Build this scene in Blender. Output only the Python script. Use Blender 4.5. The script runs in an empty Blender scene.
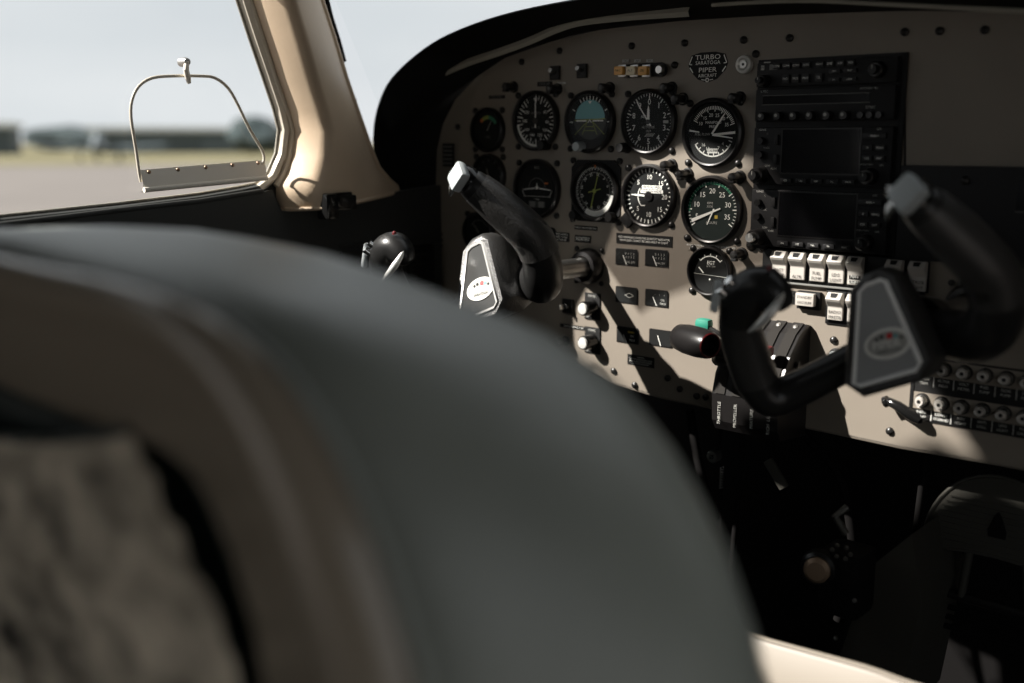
import bpy, bmesh, math, random
from mathutils import Vector, Matrix
random.seed(7)
R = math.radians
SC = bpy.context.scene
COL = SC.collection

# ------------------------------------------------------------------ camera frame
# X right across the cabin, Y forward, Z up; the instrument panel's face is the plane Y = 0
F_PX, YAW, PITCH = 1050.0, R(42), R(10.87)
CAM = Vector((.35, -1.105, .95))
FW = Vector((-math.sin(YAW)*math.cos(PITCH), math.cos(YAW)*math.cos(PITCH), -math.sin(PITCH)))
RT = Vector((math.cos(YAW), math.sin(YAW), 0)); UP = RT.cross(FW)

def at(px, py, n=None, X=None, Z=None):
    d = FW + RT*((px-512)/F_PX) + UP*((341.5-py)/F_PX)
    if n is not None: t = (-n-CAM.y)/d.y
    elif X is not None: t = (X-CAM.x)/d.x
    else: t = (Z-CAM.z)/d.z
    return CAM + d*t

# ------------------------------------------------------------------ materials
def pm(name, col, rough=.5, metal=0., bump=None, var=None, emit=None, coat=0., spec=.5):
    m = bpy.data.materials.new(name); m.use_nodes = True
    nt = m.node_tree; b = nt.nodes['Principled BSDF']
    b.inputs['Base Color'].default_value = (*col, 1)
    b.inputs['Roughness'].default_value = rough; b.inputs['Metallic'].default_value = metal
    b.inputs['Coat Weight'].default_value = coat
    b.inputs['Specular IOR Level'].default_value = spec
    tc = nt.nodes.new('ShaderNodeTexCoord')
    if var:
        nz = nt.nodes.new('ShaderNodeTexNoise'); nz.inputs['Scale'].default_value = var[0]; nz.inputs['Detail'].default_value = 6
        cr = nt.nodes.new('ShaderNodeValToRGB')
        cr.color_ramp.elements[0].position = .3; cr.color_ramp.elements[1].position = .7
        cr.color_ramp.elements[0].color = (*[c*var[1] for c in col], 1); cr.color_ramp.elements[1].color = (*[min(1, c*var[2]) for c in col], 1)
        nt.links.new(tc.outputs['Object'], nz.inputs['Vector']); nt.links.new(nz.outputs['Fac'], cr.inputs['Fac']); nt.links.new(cr.outputs['Color'], b.inputs['Base Color'])
    if bump:
        nz = nt.nodes.new('ShaderNodeTexNoise'); nz.inputs['Scale'].default_value = bump[0]; nz.inputs['Detail'].default_value = 4
        bp = nt.nodes.new('ShaderNodeBump'); bp.inputs['Strength'].default_value = bump[1]; bp.inputs['Distance'].default_value = bump[2] if len(bump) > 2 else .001
        nt.links.new(tc.outputs['Object'], nz.inputs['Vector']); nt.links.new(nz.outputs['Fac'], bp.inputs['Height']); nt.links.new(bp.outputs['Normal'], b.inputs['Normal'])
    if emit:
        b.inputs['Emission Color'].default_value = (*col, 1); b.inputs['Emission Strength'].default_value = emit
    return m

def glassmat(name, tint=(1, 1, 1), refl=.06, rough=.0):
    m = bpy.data.materials.new(name); m.use_nodes = True; nt = m.node_tree; nt.nodes.clear()
    o = nt.nodes.new('ShaderNodeOutputMaterial'); mix = nt.nodes.new('ShaderNodeMixShader')
    t = nt.nodes.new('ShaderNodeBsdfTransparent'); g = nt.nodes.new('ShaderNodeBsdfGlossy')
    lw = nt.nodes.new('ShaderNodeLayerWeight'); lw.inputs['Blend'].default_value = .5
    pw = nt.nodes.new('ShaderNodeMath'); pw.operation = 'POWER'; pw.inputs[1].default_value = 5; nt.links.new(lw.outputs['Facing'], pw.inputs[0])
    fr = nt.nodes.new('ShaderNodeMath'); fr.operation = 'MULTIPLY_ADD'; fr.inputs[1].default_value = .6; fr.inputs[2].default_value = refl*.6; nt.links.new(pw.outputs[0], fr.inputs[0])
    t.inputs['Color'].default_value = (*tint, 1); g.inputs['Roughness'].default_value = rough
    nt.links.new(fr.outputs[0], mix.inputs[0]); nt.links.new(t.outputs[0], mix.inputs[1]); nt.links.new(g.outputs[0], mix.inputs[2]); nt.links.new(mix.outputs[0], o.inputs[0])
    return m

M = {}
M['panel'] = pm('taupe_panel_paint', (.225, .195, .160), .55, bump=(900, .15, .0004), var=(14, .93, 1.05))
M['black'] = pm('matt_black_plastic', (.010, .010, .010), .5, bump=(1500, .1, .0002), spec=.3)
M['satin'] = pm('satin_black_plastic', (.012, .011, .011), .3)
M['gloss'] = pm('gloss_black_plastic', (.01, .01, .01), .12)
M['dial'] = pm('dial_black', (.012, .013, .013), .7, spec=.15)
M['dialg'] = pm('dial_dark_green_grey', (.02, .028, .026), .7, spec=.15)
M['white'] = pm('dial_white_print', (.88, .88, .83), .6)
M['grey'] = pm('dim_grey_print', (.45, .45, .42), .6)
M['dim'] = pm('dark_grey_print', (.17, .17, .16), .6)
M['green'] = pm('green_arc_print', (.03, .22, .12), .6)
M['lime'] = pm('lime_print', (.30, .36, .07), .6)
M['yellow'] = pm('yellow_print', (.55, .4, .06), .6)
M['orange'] = pm('orange_print', (.6, .16, .03), .6)
M['red'] = pm('red_print', (.6, .03, .03), .5)
M['skyb'] = pm('horizon_sky_blue', (.17, .42, .44), .6)
M['earth'] = pm('horizon_ground_black', (.03, .035, .03), .6)
M['glass'] = glassmat('instrument_glass', (.98, .98, .98), .008)
M['lens'] = glassmat('window_acrylic', (.97, .98, .98), .02)
M['smoke'] = glassmat('sun_filter_tint', (.27, .255, .245), .03)
M['chrome'] = pm('polished_chrome', (.75, .75, .74), .16, 1.)
M['silver'] = pm('bright_plated_ring', (.8, .8, .77), .3, .35)
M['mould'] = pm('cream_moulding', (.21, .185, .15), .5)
M['steel'] = pm('brushed_steel', (.55, .54, .52), .35, 1., bump=(700, .2, .0002))
M['screw'] = pm('black_screw', (.02, .019, .018), .32, .3)
M['screen'] = pm('dark_display', (.004, .004, .005), .25, spec=.15)
M['unit'] = pm('avionics_bezel', (.013, .013, .014), .55, bump=(1400, .1, .0002), spec=.25)
M['btn'] = pm('avionics_button', (.022, .022, .023), .45, spec=.3)
M['rocker'] = pm('ivory_rocker_plastic', (.50, .47, .43), .42)
M['ink'] = pm('black_ink', (.012, .012, .012), .6, spec=.2)
M['leather'] = pm('black_yoke_leather', (.030, .029, .028), .40, bump=(420, .8, .0008), spec=.8)
M['horn'] = pm('yoke_moulding', (.016, .016, .016), .34, bump=(500, .35, .0004))
M['hat'] = pm('pale_switch_cap', (.45, .49, .50), .4, bump=(160, .5, .001))
M['plate'] = pm('yoke_plate_glossy_grey', (.07, .07, .068), .16, .3)
M['platetrim'] = pm('satin_silver_trim', (.42, .42, .41), .35, .0)
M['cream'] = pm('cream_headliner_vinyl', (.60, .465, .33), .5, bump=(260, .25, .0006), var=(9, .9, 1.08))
M['creamtrim'] = pm('cream_window_trim', (.62, .57, .48), .38, bump=(300, .1, .0003))
M['sill'] = pm('cream_sill', (.85, .80, .71), .5)
M['side'] = pm('charcoal_sidewall', (.034, .036, .034), .7, bump=(500, .3, .0006))
M['cover'] = pm('worn_slot_cover', (.030, .028, .026), .85, spec=.1)
M['hood'] = pm('black_glareshield_vinyl', (.005, .005, .0045), .7, bump=(500, .3, .0006), spec=.2)
M['strip'] = pm('grey_lamp_strip', (.34, .32, .27), .5)
M['seat'] = pm('grey_green_seat_leather', (.205, .222, .200), .42, bump=(320, .25, .0008), var=(7, .85, 1.12))
M['shell'] = pm('taupe_seat_shell', (.24, .205, .16), .22, bump=(240, .2, .0006))
M['pocket'] = pm('woven_pocket_net', (.30, .265, .21), .9, bump=(120, .9, .004), var=(30, .12, 2.3))
M['shade'] = pm('dark_seat_edging', (.009, .017, .015), .5)
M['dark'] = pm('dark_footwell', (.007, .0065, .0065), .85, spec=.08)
M['carpet'] = pm('dark_carpet', (.012, .012, .012), .95, bump=(700, .6, .002))
M['alu'] = pm('worn_pedal_metal', (.065, .062, .053), .5, .3, bump=(300, .3, .0005))
M['brass'] = pm('dull_brass', (.30, .21, .14), .45, .5)
M['teal'] = pm('teal_knob_plastic', (.03, .24, .17), .45)
M['redk'] = pm('red_knob_plastic', (.12, .008, .01), .45)
M['amber'] = pm('amber_lamp', (.85, .45, .12), .4)
M['amberp'] = pm('pale_amber_lamp', (.85, .74, .52), .4)
M['console'] = pm('olive_console_carpet', (.035, .032, .024), .9, bump=(500, .4, .001))
M['shroud'] = pm('cabin_shell_dark', (.10, .09, .075), .8)

# ------------------------------------------------------------------ mesh builder
class MB:
    def __init__(s): s.v = []; s.f = []; s.mi = []; s.mats = []; s.cur = 0; s.M = Matrix()
    def use(s, m):
        if m not in s.mats: s.mats.append(m)
        s.cur = s.mats.index(m); return s
    def raw(s, vs, fs):
        o = len(s.v); s.v += [s.M @ Vector(v) for v in vs]
        for f in fs: s.f.append([i+o for i in f]); s.mi.append(s.cur)
        return s
    def box(s, c, d, bev=0., rot=None):
        bm = bmesh.new(); bmesh.ops.create_cube(bm, size=1)
        for v in bm.verts: v.co = Vector((v.co.x*d[0], v.co.y*d[1], v.co.z*d[2]))
        if bev: bmesh.ops.bevel(bm, geom=bm.edges[:], offset=bev, segments=2, affect='EDGES', profile=.6)
        if rot is not None:
            for v in bm.verts: v.co = rot @ v.co
        for v in bm.verts: v.co += Vector(c)
        bm.verts.index_update(); s.raw([v.co.copy() for v in bm.verts], [[v.index for v in f.verts] for f in bm.faces]); bm.free(); return s
    def lathe(s, prof, c=(0, 0, 0), seg=32, rot=None):
        # prof: (radius, y); axis along local Y, first point nearest the pilot (-y)
        vs = []; fs = []
        for r, y in prof:
            for k in range(seg):
                a = 2*math.pi*k/seg; p = Vector((r*math.sin(a), y, r*math.cos(a)))
                if rot is not None: p = rot @ p
                vs.append(p+Vector(c))
        for i in range(len(prof)-1):
            for k in range(seg):
                k2 = (k+1) % seg; a, b, d, e = i*seg+k, i*seg+k2, (i+1)*seg+k2, (i+1)*seg+k
                fs.append([a, e, d, b])
        return s.raw(vs, fs)
    def disc(s, r, y, c=(0, 0), seg=32, rx=None):
        return s.raw([(c[0]+(rx or r)*math.sin(2*math.pi*k/seg), y, c[1]+r*math.cos(2*math.pi*k/seg)) for k in range(seg)], [list(range(seg))])
    def ring(s, r0, r1, y, a0=0, a1=360, c=(0, 0), seg=40):
        vs = []; fs = []
        for k in range(seg+1):
            a = R(a0+(a1-a0)*k/seg)
            vs += [(c[0]+r0*math.sin(a), y, c[1]+r0*math.cos(a)), (c[0]+r1*math.sin(a), y, c[1]+r1*math.cos(a))]
            if k: fs.append([2*k-2, 2*k-1, 2*k+1, 2*k])
        return s.raw(vs, fs)
    def line(s, p, q, w, y, w2=None):
        p = Vector(p); q = Vector(q); d = (q-p).normalized(); n = Vector((-d.y, d.x)); w2 = w if w2 is None else w2
        pts = [p+n*w/2, p-n*w/2, q-n*w2/2, q+n*w2/2]
        return s.raw([(a.x, y, a.y) for a in pts], [[0, 1, 2, 3]])
    def tick(s, a, r0, r1, w, y, c=(0, 0)):
        a = R(a); d = Vector((math.sin(a), math.cos(a))); c = Vector(c)
        return s.line(c+d*r0, c+d*r1, w, y)
    def rect(s, x, z, w, h, y): return s.raw([(x-w/2, y, z-h/2), (x+w/2, y, z-h/2), (x+w/2, y, z+h/2), (x-w/2, y, z+h/2)], [[0, 1, 2, 3]])
    def prism(s, pts, y0, y1):      # polygon in XZ, extruded along Y
        n = len(pts); vs = [(p[0], y0, p[1]) for p in pts]+[(p[0], y1, p[1]) for p in pts]
        fs = [list(range(n))[::-1], list(range(n, 2*n))]+[[k, (k+1) % n, n+(k+1) % n, n+k] for k in range(n)]
        return s.raw(vs, fs)
    def prismx(s, pts, x0, x1):     # polygon in YZ, extruded along X
        n = len(pts); vs = [(x0, p[0], p[1]) for p in pts]+[(x1, p[0], p[1]) for p in pts]
        fs = [list(range(n))[::-1], list(range(n, 2*n))]+[[k, (k+1) % n, n+(k+1) % n, n+k] for k in range(n)]
        return s.raw(vs, fs)
    def tube(s, pts, rad, seg=16, cap=True, sub=0, flat=1.):
        P = [Vector(p) for p in pts]; rr = list(rad) if hasattr(rad, '__len__') else [rad]*len(P)
        if sub:     # Catmull-Rom
            Q = []; q = []
            for i in range(len(P)-1):
                a, b, c, d = P[max(i-1, 0)], P[i], P[i+1], P[min(i+2, len(P)-1)]
                for k in range(sub):
                    t = k/sub
                    Q.append(.5*((2*b)+(c-a)*t+(2*a-5*b+4*c-d)*t*t+(3*b-a-3*c+d)*t**3)); q.append(rr[i]*(1-t)+rr[i+1]*t)
            Q.append(P[-1]); q.append(rr[-1]); P, rr = Q, q
        T = [(P[min(i+1, len(P)-1)]-P[max(i-1, 0)]).normalized() for i in range(len(P))]
        u = T[0].orthogonal().normalized(); vs = []; fs = []
        for i, p in enumerate(P):
            u = (u-T[i]*u.dot(T[i])).normalized(); w = T[i].cross(u)
            for k in range(seg):
                a = 2*math.pi*k/seg; vs.append(p+(u*math.cos(a)+w*math.sin(a)*flat)*rr[i])
            if i:
                for k in range(seg):
                    k2 = (k+1) % seg; fs.append([(i-1)*seg+k, (i-1)*seg+k2, i*seg+k2, i*seg+k])
        if cap: fs += [list(range(seg))[::-1], list(range((len(P)-1)*seg, len(P)*seg))]
        return s.raw(vs, fs)
    def loft(s, rings, closed=True, cap0=False, cap1=False):
        n = len(rings[0]); vs = [p for r in rings for p in r]; fs = []
        for i in range(len(rings)-1):
            for k in range(n if closed else n-1):
                k2 = (k+1) % n; fs.append([i*n+k, i*n+k2, (i+1)*n+k2, (i+1)*n+k])
        if cap0: fs.append(list(range(n))[::-1])
        if cap1: fs.append([(len(rings)-1)*n+k for k in range(n)])
        return s.raw(vs, fs)
    def text(s, t, size, x, z, y, rot=0., sx=1., align='CENTER'):
        vs, fs = glyphs(t, align); c, sn = math.cos(rot), math.sin(rot)
        return s.raw([(x+(vx*c*sx-vy*sn)*size, y, z+(vx*sn*sx+vy*c)*size) for vx, vy in vs], fs)
    def build(s, name, mat=None, parent=None, loc=None, smooth=True, angle=38):
        me = bpy.data.meshes.new(name)
        me.from_pydata([tuple(v) for v in s.v], [], s.f)
        mats = s.mats or [mat]
        for m in mats: me.materials.append(M[m])
        if s.mats: me.polygons.foreach_set('material_index', s.mi)
        me.polygons.foreach_set('use_smooth', [smooth]*len(me.polygons)); me.update()
        if smooth: me.set_sharp_from_angle(angle=R(angle))
        o = bpy.data.objects.new(name, me); COL.objects.link(o)
        if parent: o.parent = parent
        if loc is not None: o.location = loc
        return o

_G = {}
def glyphs(t, align):
    if (t, align) in _G: return _G[(t, align)]
    cu = bpy.data.curves.new('lettering', 'FONT'); cu.body = t; cu.size = 1; cu.align_x = align; cu.align_y = 'CENTER'; cu.resolution_u = 2
    ob = bpy.data.objects.new('lettering', cu); me = ob.to_mesh()
    r = ([(v.co.x, v.co.y) for v in me.vertices], [list(p.vertices) for p in me.polygons])
    ob.to_mesh_clear(); bpy.data.objects.remove(ob); bpy.data.curves.remove(cu)
    _G[(t, align)] = r; return r

def tag(o, label=None, cat=None, group=None, kind=None):
    for k, v in (('label', label), ('category', cat), ('group', group), ('kind', kind)):
        if v: o[k] = v
    return o
def thing(name, label, cat, loc=(0, 0, 0), group=None, rot=None):
    o = bpy.data.objects.new(name, None); COL.objects.link(o); o.location = loc; o.empty_display_size = .01
    if rot: o.rotation_euler = rot
    return tag(o, label, cat, group)
def dup(root, loc, label=None, group=None):
    def cp(o, par):
        c = o.copy(); COL.objects.link(c); c.parent = par
        for ch in [x for x in SC.objects if x.parent == o]: cp(ch, c)
        return c
    c = cp(root, None); c.location = loc
    if label: c['label'] = label
    if group: c['group'] = group
    return c
def pp(px, py, n=0.): return at(px, py, n=n)
def strux(name, mb, mat): return tag(mb.build(name, mat), kind='structure')

# ================================================================== WORLD AND LIGHT
w = bpy.data.worlds.new('overcast_sky'); SC.world = w; w.use_nodes = True; nt = w.node_tree
bg = nt.nodes['Background']; tc = nt.nodes.new('ShaderNodeTexCoord'); nz = nt.nodes.new('ShaderNodeTexNoise'); cr = nt.nodes.new('ShaderNodeValToRGB')
mp = nt.nodes.new('ShaderNodeMapping'); mp.inputs['Scale'].default_value = (1, 1, 3.2)
nz.inputs['Scale'].default_value = 2.2; nz.inputs['Detail'].default_value = 5; nz.inputs['Roughness'].default_value = .5
cr.color_ramp.elements[0].position = .35; cr.color_ramp.elements[0].color = (.69, .73, .76, 1)
cr.color_ramp.elements[1].position = .68; cr.color_ramp.elements[1].color = (.82, .845, .86, 1)
for a, b in ((tc.outputs['Generated'], mp.inputs[0]), (mp.outputs[0], nz.inputs['Vector']), (nz.outputs['Fac'], cr.inputs['Fac']), (cr.outputs['Color'], bg.inputs['Color'])): nt.links.new(a, b)
bg.inputs['Strength'].default_value = 1.0
SUN = Vector((.64, .75, -.77)).normalized()
L = bpy.data.lights.new('sun', 'SUN'); L.energy = 12.0; L.angle = R(.8); L.color = (1, .94, .87)
lo = bpy.data.objects.new('sun', L); COL.objects.link(lo); lo.rotation_euler = SUN.to_track_quat('-Z', 'Y').to_euler(); lo.location = (-3, -3, 4)

cam = bpy.data.cameras.new('camera'); co = bpy.data.objects.new('camera', cam); COL.objects.link(co); SC.camera = co
co.matrix_world = Matrix(((RT.x, UP.x, -FW.x, CAM.x), (RT.y, UP.y, -FW.y, CAM.y), (RT.z, UP.z, -FW.z, CAM.z), (0, 0, 0, 1)))
cam.sensor_width = 36; cam.lens = 36*F_PX/1024; cam.clip_start = .01; cam.clip_end = 3000
cam.dof.use_dof = True; cam.dof.focus_distance = 1.24; cam.dof.aperture_fstop = 2.2
SC.view_settings.view_transform = 'Standard'; SC.view_settings.look = 'None'

# ================================================================== CABIN SHELL
XW = -.80      # left sidewall / window plane
# window opening (Y, Z) going clockwise seen from inside
wpx = [(243, 0), (256, 40), (268, 75), (279, 108), (284, 130), (281, 155), (272, 176), (258, 188), (240, 192)]
wfront = [(p.y, p.z) for p in (at(x, y, X=XW) for x, y in wpx)]
sillz = [(p.y, p.z) for p in (at(x, y, X=XW) for x, y in ((200, 199), (120, 209), (0, 222)))]
wtop = [(-.80, 1.617), (-.66, 1.603), (-.54, 1.510), (-.44, 1.390), (-.375, 1.258)]
OPEN = wfront+sillz+[(-.735, .90), (-.745, 1.33), (-.80, 1.395), (-.86, 1.485), (-.90, 1.550), (-.96, 1.610)]+wtop  # unseen top and aft edges shaped to limit the sun inside
def cen(pts): return (sum(p[0] for p in pts)/len(pts), sum(p[1] for p in pts)/len(pts))
def yfront(z): return -.085-.48*(z-.885) if z > .885 else -.085
cy, cz = cen(OPEN)
YB, ZB, ZT = -2.2, .10, 1.68
OUTL = [(YB, ZB), (-.085, ZB), (-.085, .885), (yfront(ZT), ZT), (YB, ZT)]
from mathutils.geometry import tessellate_polygon
REAR = [(-2.16, .32), (-1.52, .32), (-1.50, 1.20), (-1.60, 1.26), (-2.10, 1.26), (-2.16, 1.20)]  # unseen aft opening, added as something bright for the yoke plate to reflect
SLOT = [(-1.34, 1.31), (-1.08, 1.31), (-1.08, 1.60), (-1.34, 1.60)]  # unseen slot added to let sun reach the cream moulding
allp = OUTL+OPEN+REAR+SLOT
tri = tessellate_polygon([[Vector((y, z, 0)) for y, z in OUTL], [Vector((y, z, 0)) for y, z in OPEN], [Vector((y, z, 0)) for y, z in REAR], [Vector((y, z, 0)) for y, z in SLOT]])
mb = MB(); mb.raw([(XW-.012, y, z) for y, z in allp], [list(f) for f in tri])
# added fin hidden outside the post, blocks sun from the left gauges
ed = [(yfront(z)-.003, z) for z in (.80, .90, 1.0, 1.1, 1.2, 1.3, 1.4, 1.5, 1.6, 1.70)]
mb.loft([[(XW-.012, y, z) for y, z in ed], [(XW-.26, y+.17, z) for y, z in ed], [(XW-.262, y+.165, z) for y, z in ed]], closed=False)
strux('wall_left', mb, 'shroud')
# lower charcoal side panel below the sill, running forward past the instrument panel
pz = [at(x, y, X=XW+.012) for x, y in ((0, 226), (120, 212), (200, 203), (255, 193), (272, 190), (282, 211), (330, 205), (396, 192))]
top = [(-1.45, .865)]+[(p.y, p.z) for p in pz]+[(.02, .885), (.30, .88)]
mb = MB().prismx([(y, z) for y, z in top]+[(.30, .10), (-1.45, .10)], XW-.004, XW+.012)
side = thing('sidewall_panel', 'charcoal padded sidewall panel below the cream window sill', 'panel', (0, 0, 0))
mb.build('padding', 'side', side)
# ribbed vent lower forward
b2 = MB()
c = at(420, 270, X=XW+.014)
b2.box((c.x, c.y, c.z), (.012, .05, .075), .003)
for k in range(5): b2.box((c.x+.007, c.y, c.z-.026+k*.013), (.006, .042, .005), .001)
b2.build('vent_grille', 'black', side)
for k in range(3):
    p = at(400, 238+k*6, X=XW+.013); MB().tube([(p.x, p.y-.11, p.z-.004), (p.x, p.y+.09, p.z)], .0022, 8).build('seam', 'side', side)
# cream sill lip
mb = MB(); rows = []
sl = [at(x, y, X=XW+.01) for x, y in ((-250, 252), (0, 226), (120, 211), (200, 202), (262, 192))]
mb.tube([p+Vector((0, 0, .001)) for p in sl], .0035, 10)
sl2 = [Vector((XW-.010, p.y, p.z+.004)) for p in sl]
mb.loft([[p+Vector((.0, 0, .003)) for p in sl], sl2], closed=False)
tag(mb.build('trim_1', 'side'), kind='structure')

# rear bulkhead, floor, roof, right wall, firewall
strux('floor', MB().box((-.05, -.9, .06), (1.7, 2.8, .08)), 'carpet')
strux('wall_back', MB().box((.18, -2.22, .9), (1.0, .04, 1.7)).box((-.56, -2.22, 1.42), (.56, .04, .62)).box((-.56, -2.22, .14), (.56, .04, .10)), 'shroud')  # gap at left added for the yoke plate's reflection
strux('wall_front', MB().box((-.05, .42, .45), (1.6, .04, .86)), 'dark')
mb = MB()
mb.box((-.05, -1.17, 1.70), (1.62, 2.1, .04))
strux('ceiling', mb, 'shroud')
mb = MB()       # right wall with an open door aperture behind the front seats
mb.box((.66, -.90, .25), (.04, 2.6, .40)); mb.box((.66, .0, .65), (.04, .8, .42)); mb.box((.66, -1.8, .65), (.04, .8, .42)); mb.box((.66, -.10, 1.27), (.04, 1.2, .84)); mb.box((.66, -1.78, 1.27), (.04, .86, .84)); mb.box((.66, -1.0, 1.46), (.04, 1.2, .46))
strux('wall_right', mb, 'shroud')

# side window pane with frame
tag(MB().loft([[(XW-.006, y, z) for y, z in REAR]], cap1=True).build('added_rear_pane', 'lens', smooth=False), kind='structure')  # pane of the added aft opening
o = MB().loft([[(XW-.006, y, z) for y, z in OPEN]], cap1=True)
pane = tag(o.build('window_1', 'lens', smooth=False), kind='structure')
ctr = Vector((XW, cy, cz))
def inset(pts, d):
    c = cen(pts); out = []
    m = len(pts)
    for k in range(m):
        a, b, e = Vector(pts[k-1]), Vector(pts[k]), Vector(pts[(k+1) % m])
        t = (e-a).normalized(); nrm = Vector((-t.y, t.x))
        if nrm.dot(Vector(c)-b) < 0: nrm = -nrm
        q = b+nrm*d; out.append((q.x, q.y))
    return out
fr = MB()
def L3(pts, x): return [(x, y, z) for y, z in pts]
fr.loft([L3(inset(OPEN, -.006), XW-.010), L3(inset(OPEN, -.006), XW+.004), L3(inset(OPEN, -.002), XW+.008), L3(inset(OPEN, .003), XW+.005), L3(inset(OPEN, .005), XW-.004)])
fr.use('creamtrim'); fr.use('side')
for k, f in enumerate(fr.f):
    c_ = sum((fr.v[i] for i in f), Vector())/len(f); fr.mi[k] = 1 if (c_.z < .905 and c_.y < -.325) else 0
tag(fr.build('trim_2', 'creamtrim'), kind='structure')
gs = MB(); ins = inset(OPEN, .0065); gs.tube([Vector(p) for p in L3(ins+[ins[0]], XW-.004)], .0016, 8, cap=False)
tag(gs.build('trim_3', 'strip'), kind='structure')

# added smoked filter above the camera's view, dims sun on the mid panel
vp = []
for x, y in ((590, 243), (640, 203), (690, 181), (718, 173), (757, 166), (800, 166), (860, 185), (880, 235), (800, 262), (745, 271), (700, 285), (665, 297), (640, 314)):
    p = at(x, y, n=0); t_ = (p.x-XW-.03)/.64; vp.append((XW+.03, -.75*t_, p.z+.77*t_))
vz = thing('added_sun_filter', 'added smoked filter out of view that dims sun on part of the panel', 'light filter', (0, 0, 0))
MB().raw(vp, [list(range(len(vp)))]).build('filter_panel', 'smoke', vz, smooth=False)
MB().tube([Vector(vp[8]), Vector(vp[8])+Vector((-.02, -.02, .12)), (XW+.0, -1.0, 1.66)], .003, 8).build('filter_arm', 'dark', vz)
# cream door post between side window and windshield
post = thing('window_post', 'cream vinyl covered post between the side window and the windshield', 'post', (0, 0, 0))
Lf = [(238, -40), (250, 0), (263, 40), (276, 80), (287, 112), (292, 132), (289, 156), (283, 174), (276, 186), (276, 197), (281, 209)]
Rt = [(308, -40), (321, 0), (334, 40), (346, 80), (357, 112), (364, 132), (371, 152), (378, 168), (388, 180), (396, 187), (397, 192)]
rings = []
for (a, b) in zip(Lf, Rt):
    p, q = at(*a, X=XW+.004), at(*b, X=XW+.002); row = []
    for t in (0, .02, .05, .09, .15, .22, .3, .4, .5, .6, .7, .8, .9, 1):
         m = p.lerp(q, t); m.x += .064*((t/.15)**.6 if t < .15 else 1-((t-.15)/.85)**1.5)*(1-.16*min(1, max(0, (a[1]-20)/190))); row.append(m)
    rings.append(row)
pm_ = MB().loft(rings, closed=False)
pm_.build('post_cover', 'cream', post, angle=170)
e = MB(); e.tube([at(*b, X=XW+.001) for b in Rt], .0045, 8); e.build('post_edge', 'cream', post)
e = MB(); e.tube([at(*a, X=XW+.006) for a in Lf[:9]], .0042, 8, sub=3); e.build('welting', 'creamtrim', post)
e = MB().tube([p+Vector((.001, 0, 0)) for p in rings[-1]], .0028, 8); e.build('post_foot', 'cream', post)
# outer weather strip of the windshield seen past the post
e = MB(); q = [at(x, y, X=XW-.02) for x, y in ((318, -30), (330, 18), (337, 40), (343, 62))]; e.tube(q, .005, 6); e.build('seal_strip', 'dark', post)
a = at(352, 107, X=XW-.02); e = MB().box((a.x, a.y, a.z), (.01, .010, .022), .001); e.build('seal_clip', 'strip', post)

# windshield and its roof-side bow
p0, p1 = at(399, 187, X=XW+.0), at(321, 0, X=XW+.0)
ws = MB(); rows = []
for t in (0, .25, .5, .75, 1, 1.6, 2.2):
    s_ = p0.lerp(p1, t)
    row = []
    for k in range(17):
        u = k/16; x = XW+(.55-XW)*u; bul = math.sin(math.pi*u)**.6*.36*(1-.25*t)
        row.append((x, s_.y+bul+.02, s_.z+.01))
    rows.append(row)
ws.loft(rows, closed=False); tag(ws.build('window_2', 'lens'), kind='structure')

# storm window: wire frame, hinge strip and latch on the side window
sw = thing('storm_window', 'small vent flap in the side window with a bent wire frame', 'window', (0, 0, 0))
wl = [(141, 182), (139, 172), (136, 150), (131, 118), (132, 100), (139, 86), (152, 78), (172, 76), (200, 76), (215, 78), (228, 88), (238, 105), (250, 130), (262, 150), (264, 160), (261, 165)]
MB().tube([at(x, y, X=XW+.004) for x, y in wl], .0019, 10, sub=3).build('wire_frame', 'creamtrim', sw)
A, B, C_, D = at(140, 170, X=XW+.003), at(264, 160, X=XW+.003), at(267, 178, X=XW+.012), at(144, 190, X=XW+.012)
hs = MB().loft([[A, B], [A.lerp(D, .5)+Vector((.001, 0, 0)), B.lerp(C_, .5)+Vector((.001, 0, 0))], [D, C_]], closed=False)
hs.loft([[D, C_], [D+Vector((-.008, 0, -.003)), C_+Vector((-.008, 0, -.003))]], closed=False)
hs.build('hinge_strip', 'sill', sw)
MB().tube([D, C_], .0032, 10).build('hinge_barrel', 'sill', sw)
for k in range(5):
    p = A.lerp(B, .06+.22*k)+(D-A)*.14; MB().lathe([(0, -.0015), (.0022, -.0005), (.0026, .001)], (0, 0, 0), 12, Matrix.Rotation(R(90), 3, 'Z')).build('rivet', 'brass', sw, loc=p+Vector((.001, 0, 0)))
lp = at(184, 62, X=XW+.004)
MB().lathe([(0, -.008), (.004, -.008), (.0055, -.004), (.0055, .006)], (0, 0, 0), 16, Matrix.Rotation(R(90), 3, 'Z')).build('latch_knob', 'steel', sw, loc=lp)
q = at(188, 78, X=XW+.010); MB().tube([lp+Vector((.006, 0, 0)), at(186, 70, X=XW+.012), q, at(189, 83, X=XW+.008)], [.003, .0035, .0035, .0025], 10).build('latch_lever', 'sill', sw)

# black clip on the post foot
cl = thing('yoke_clip', 'black plastic bracket screwed to the foot of the cream post', 'bracket', at(335, 206, X=XW+.056))
MB().box((0, -.012, 0), (.022, .020, .034), .004).build('clip_body', 'gloss', cl)
MB().box((.002, .012, .004), (.016, .034, .020), .003).build('clip_arm', 'gloss', cl)
MB().tube([(.004, -.020, .014), (.006, .022, .015)], .003, 8).build('clip_pin', 'gloss', cl)

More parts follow.
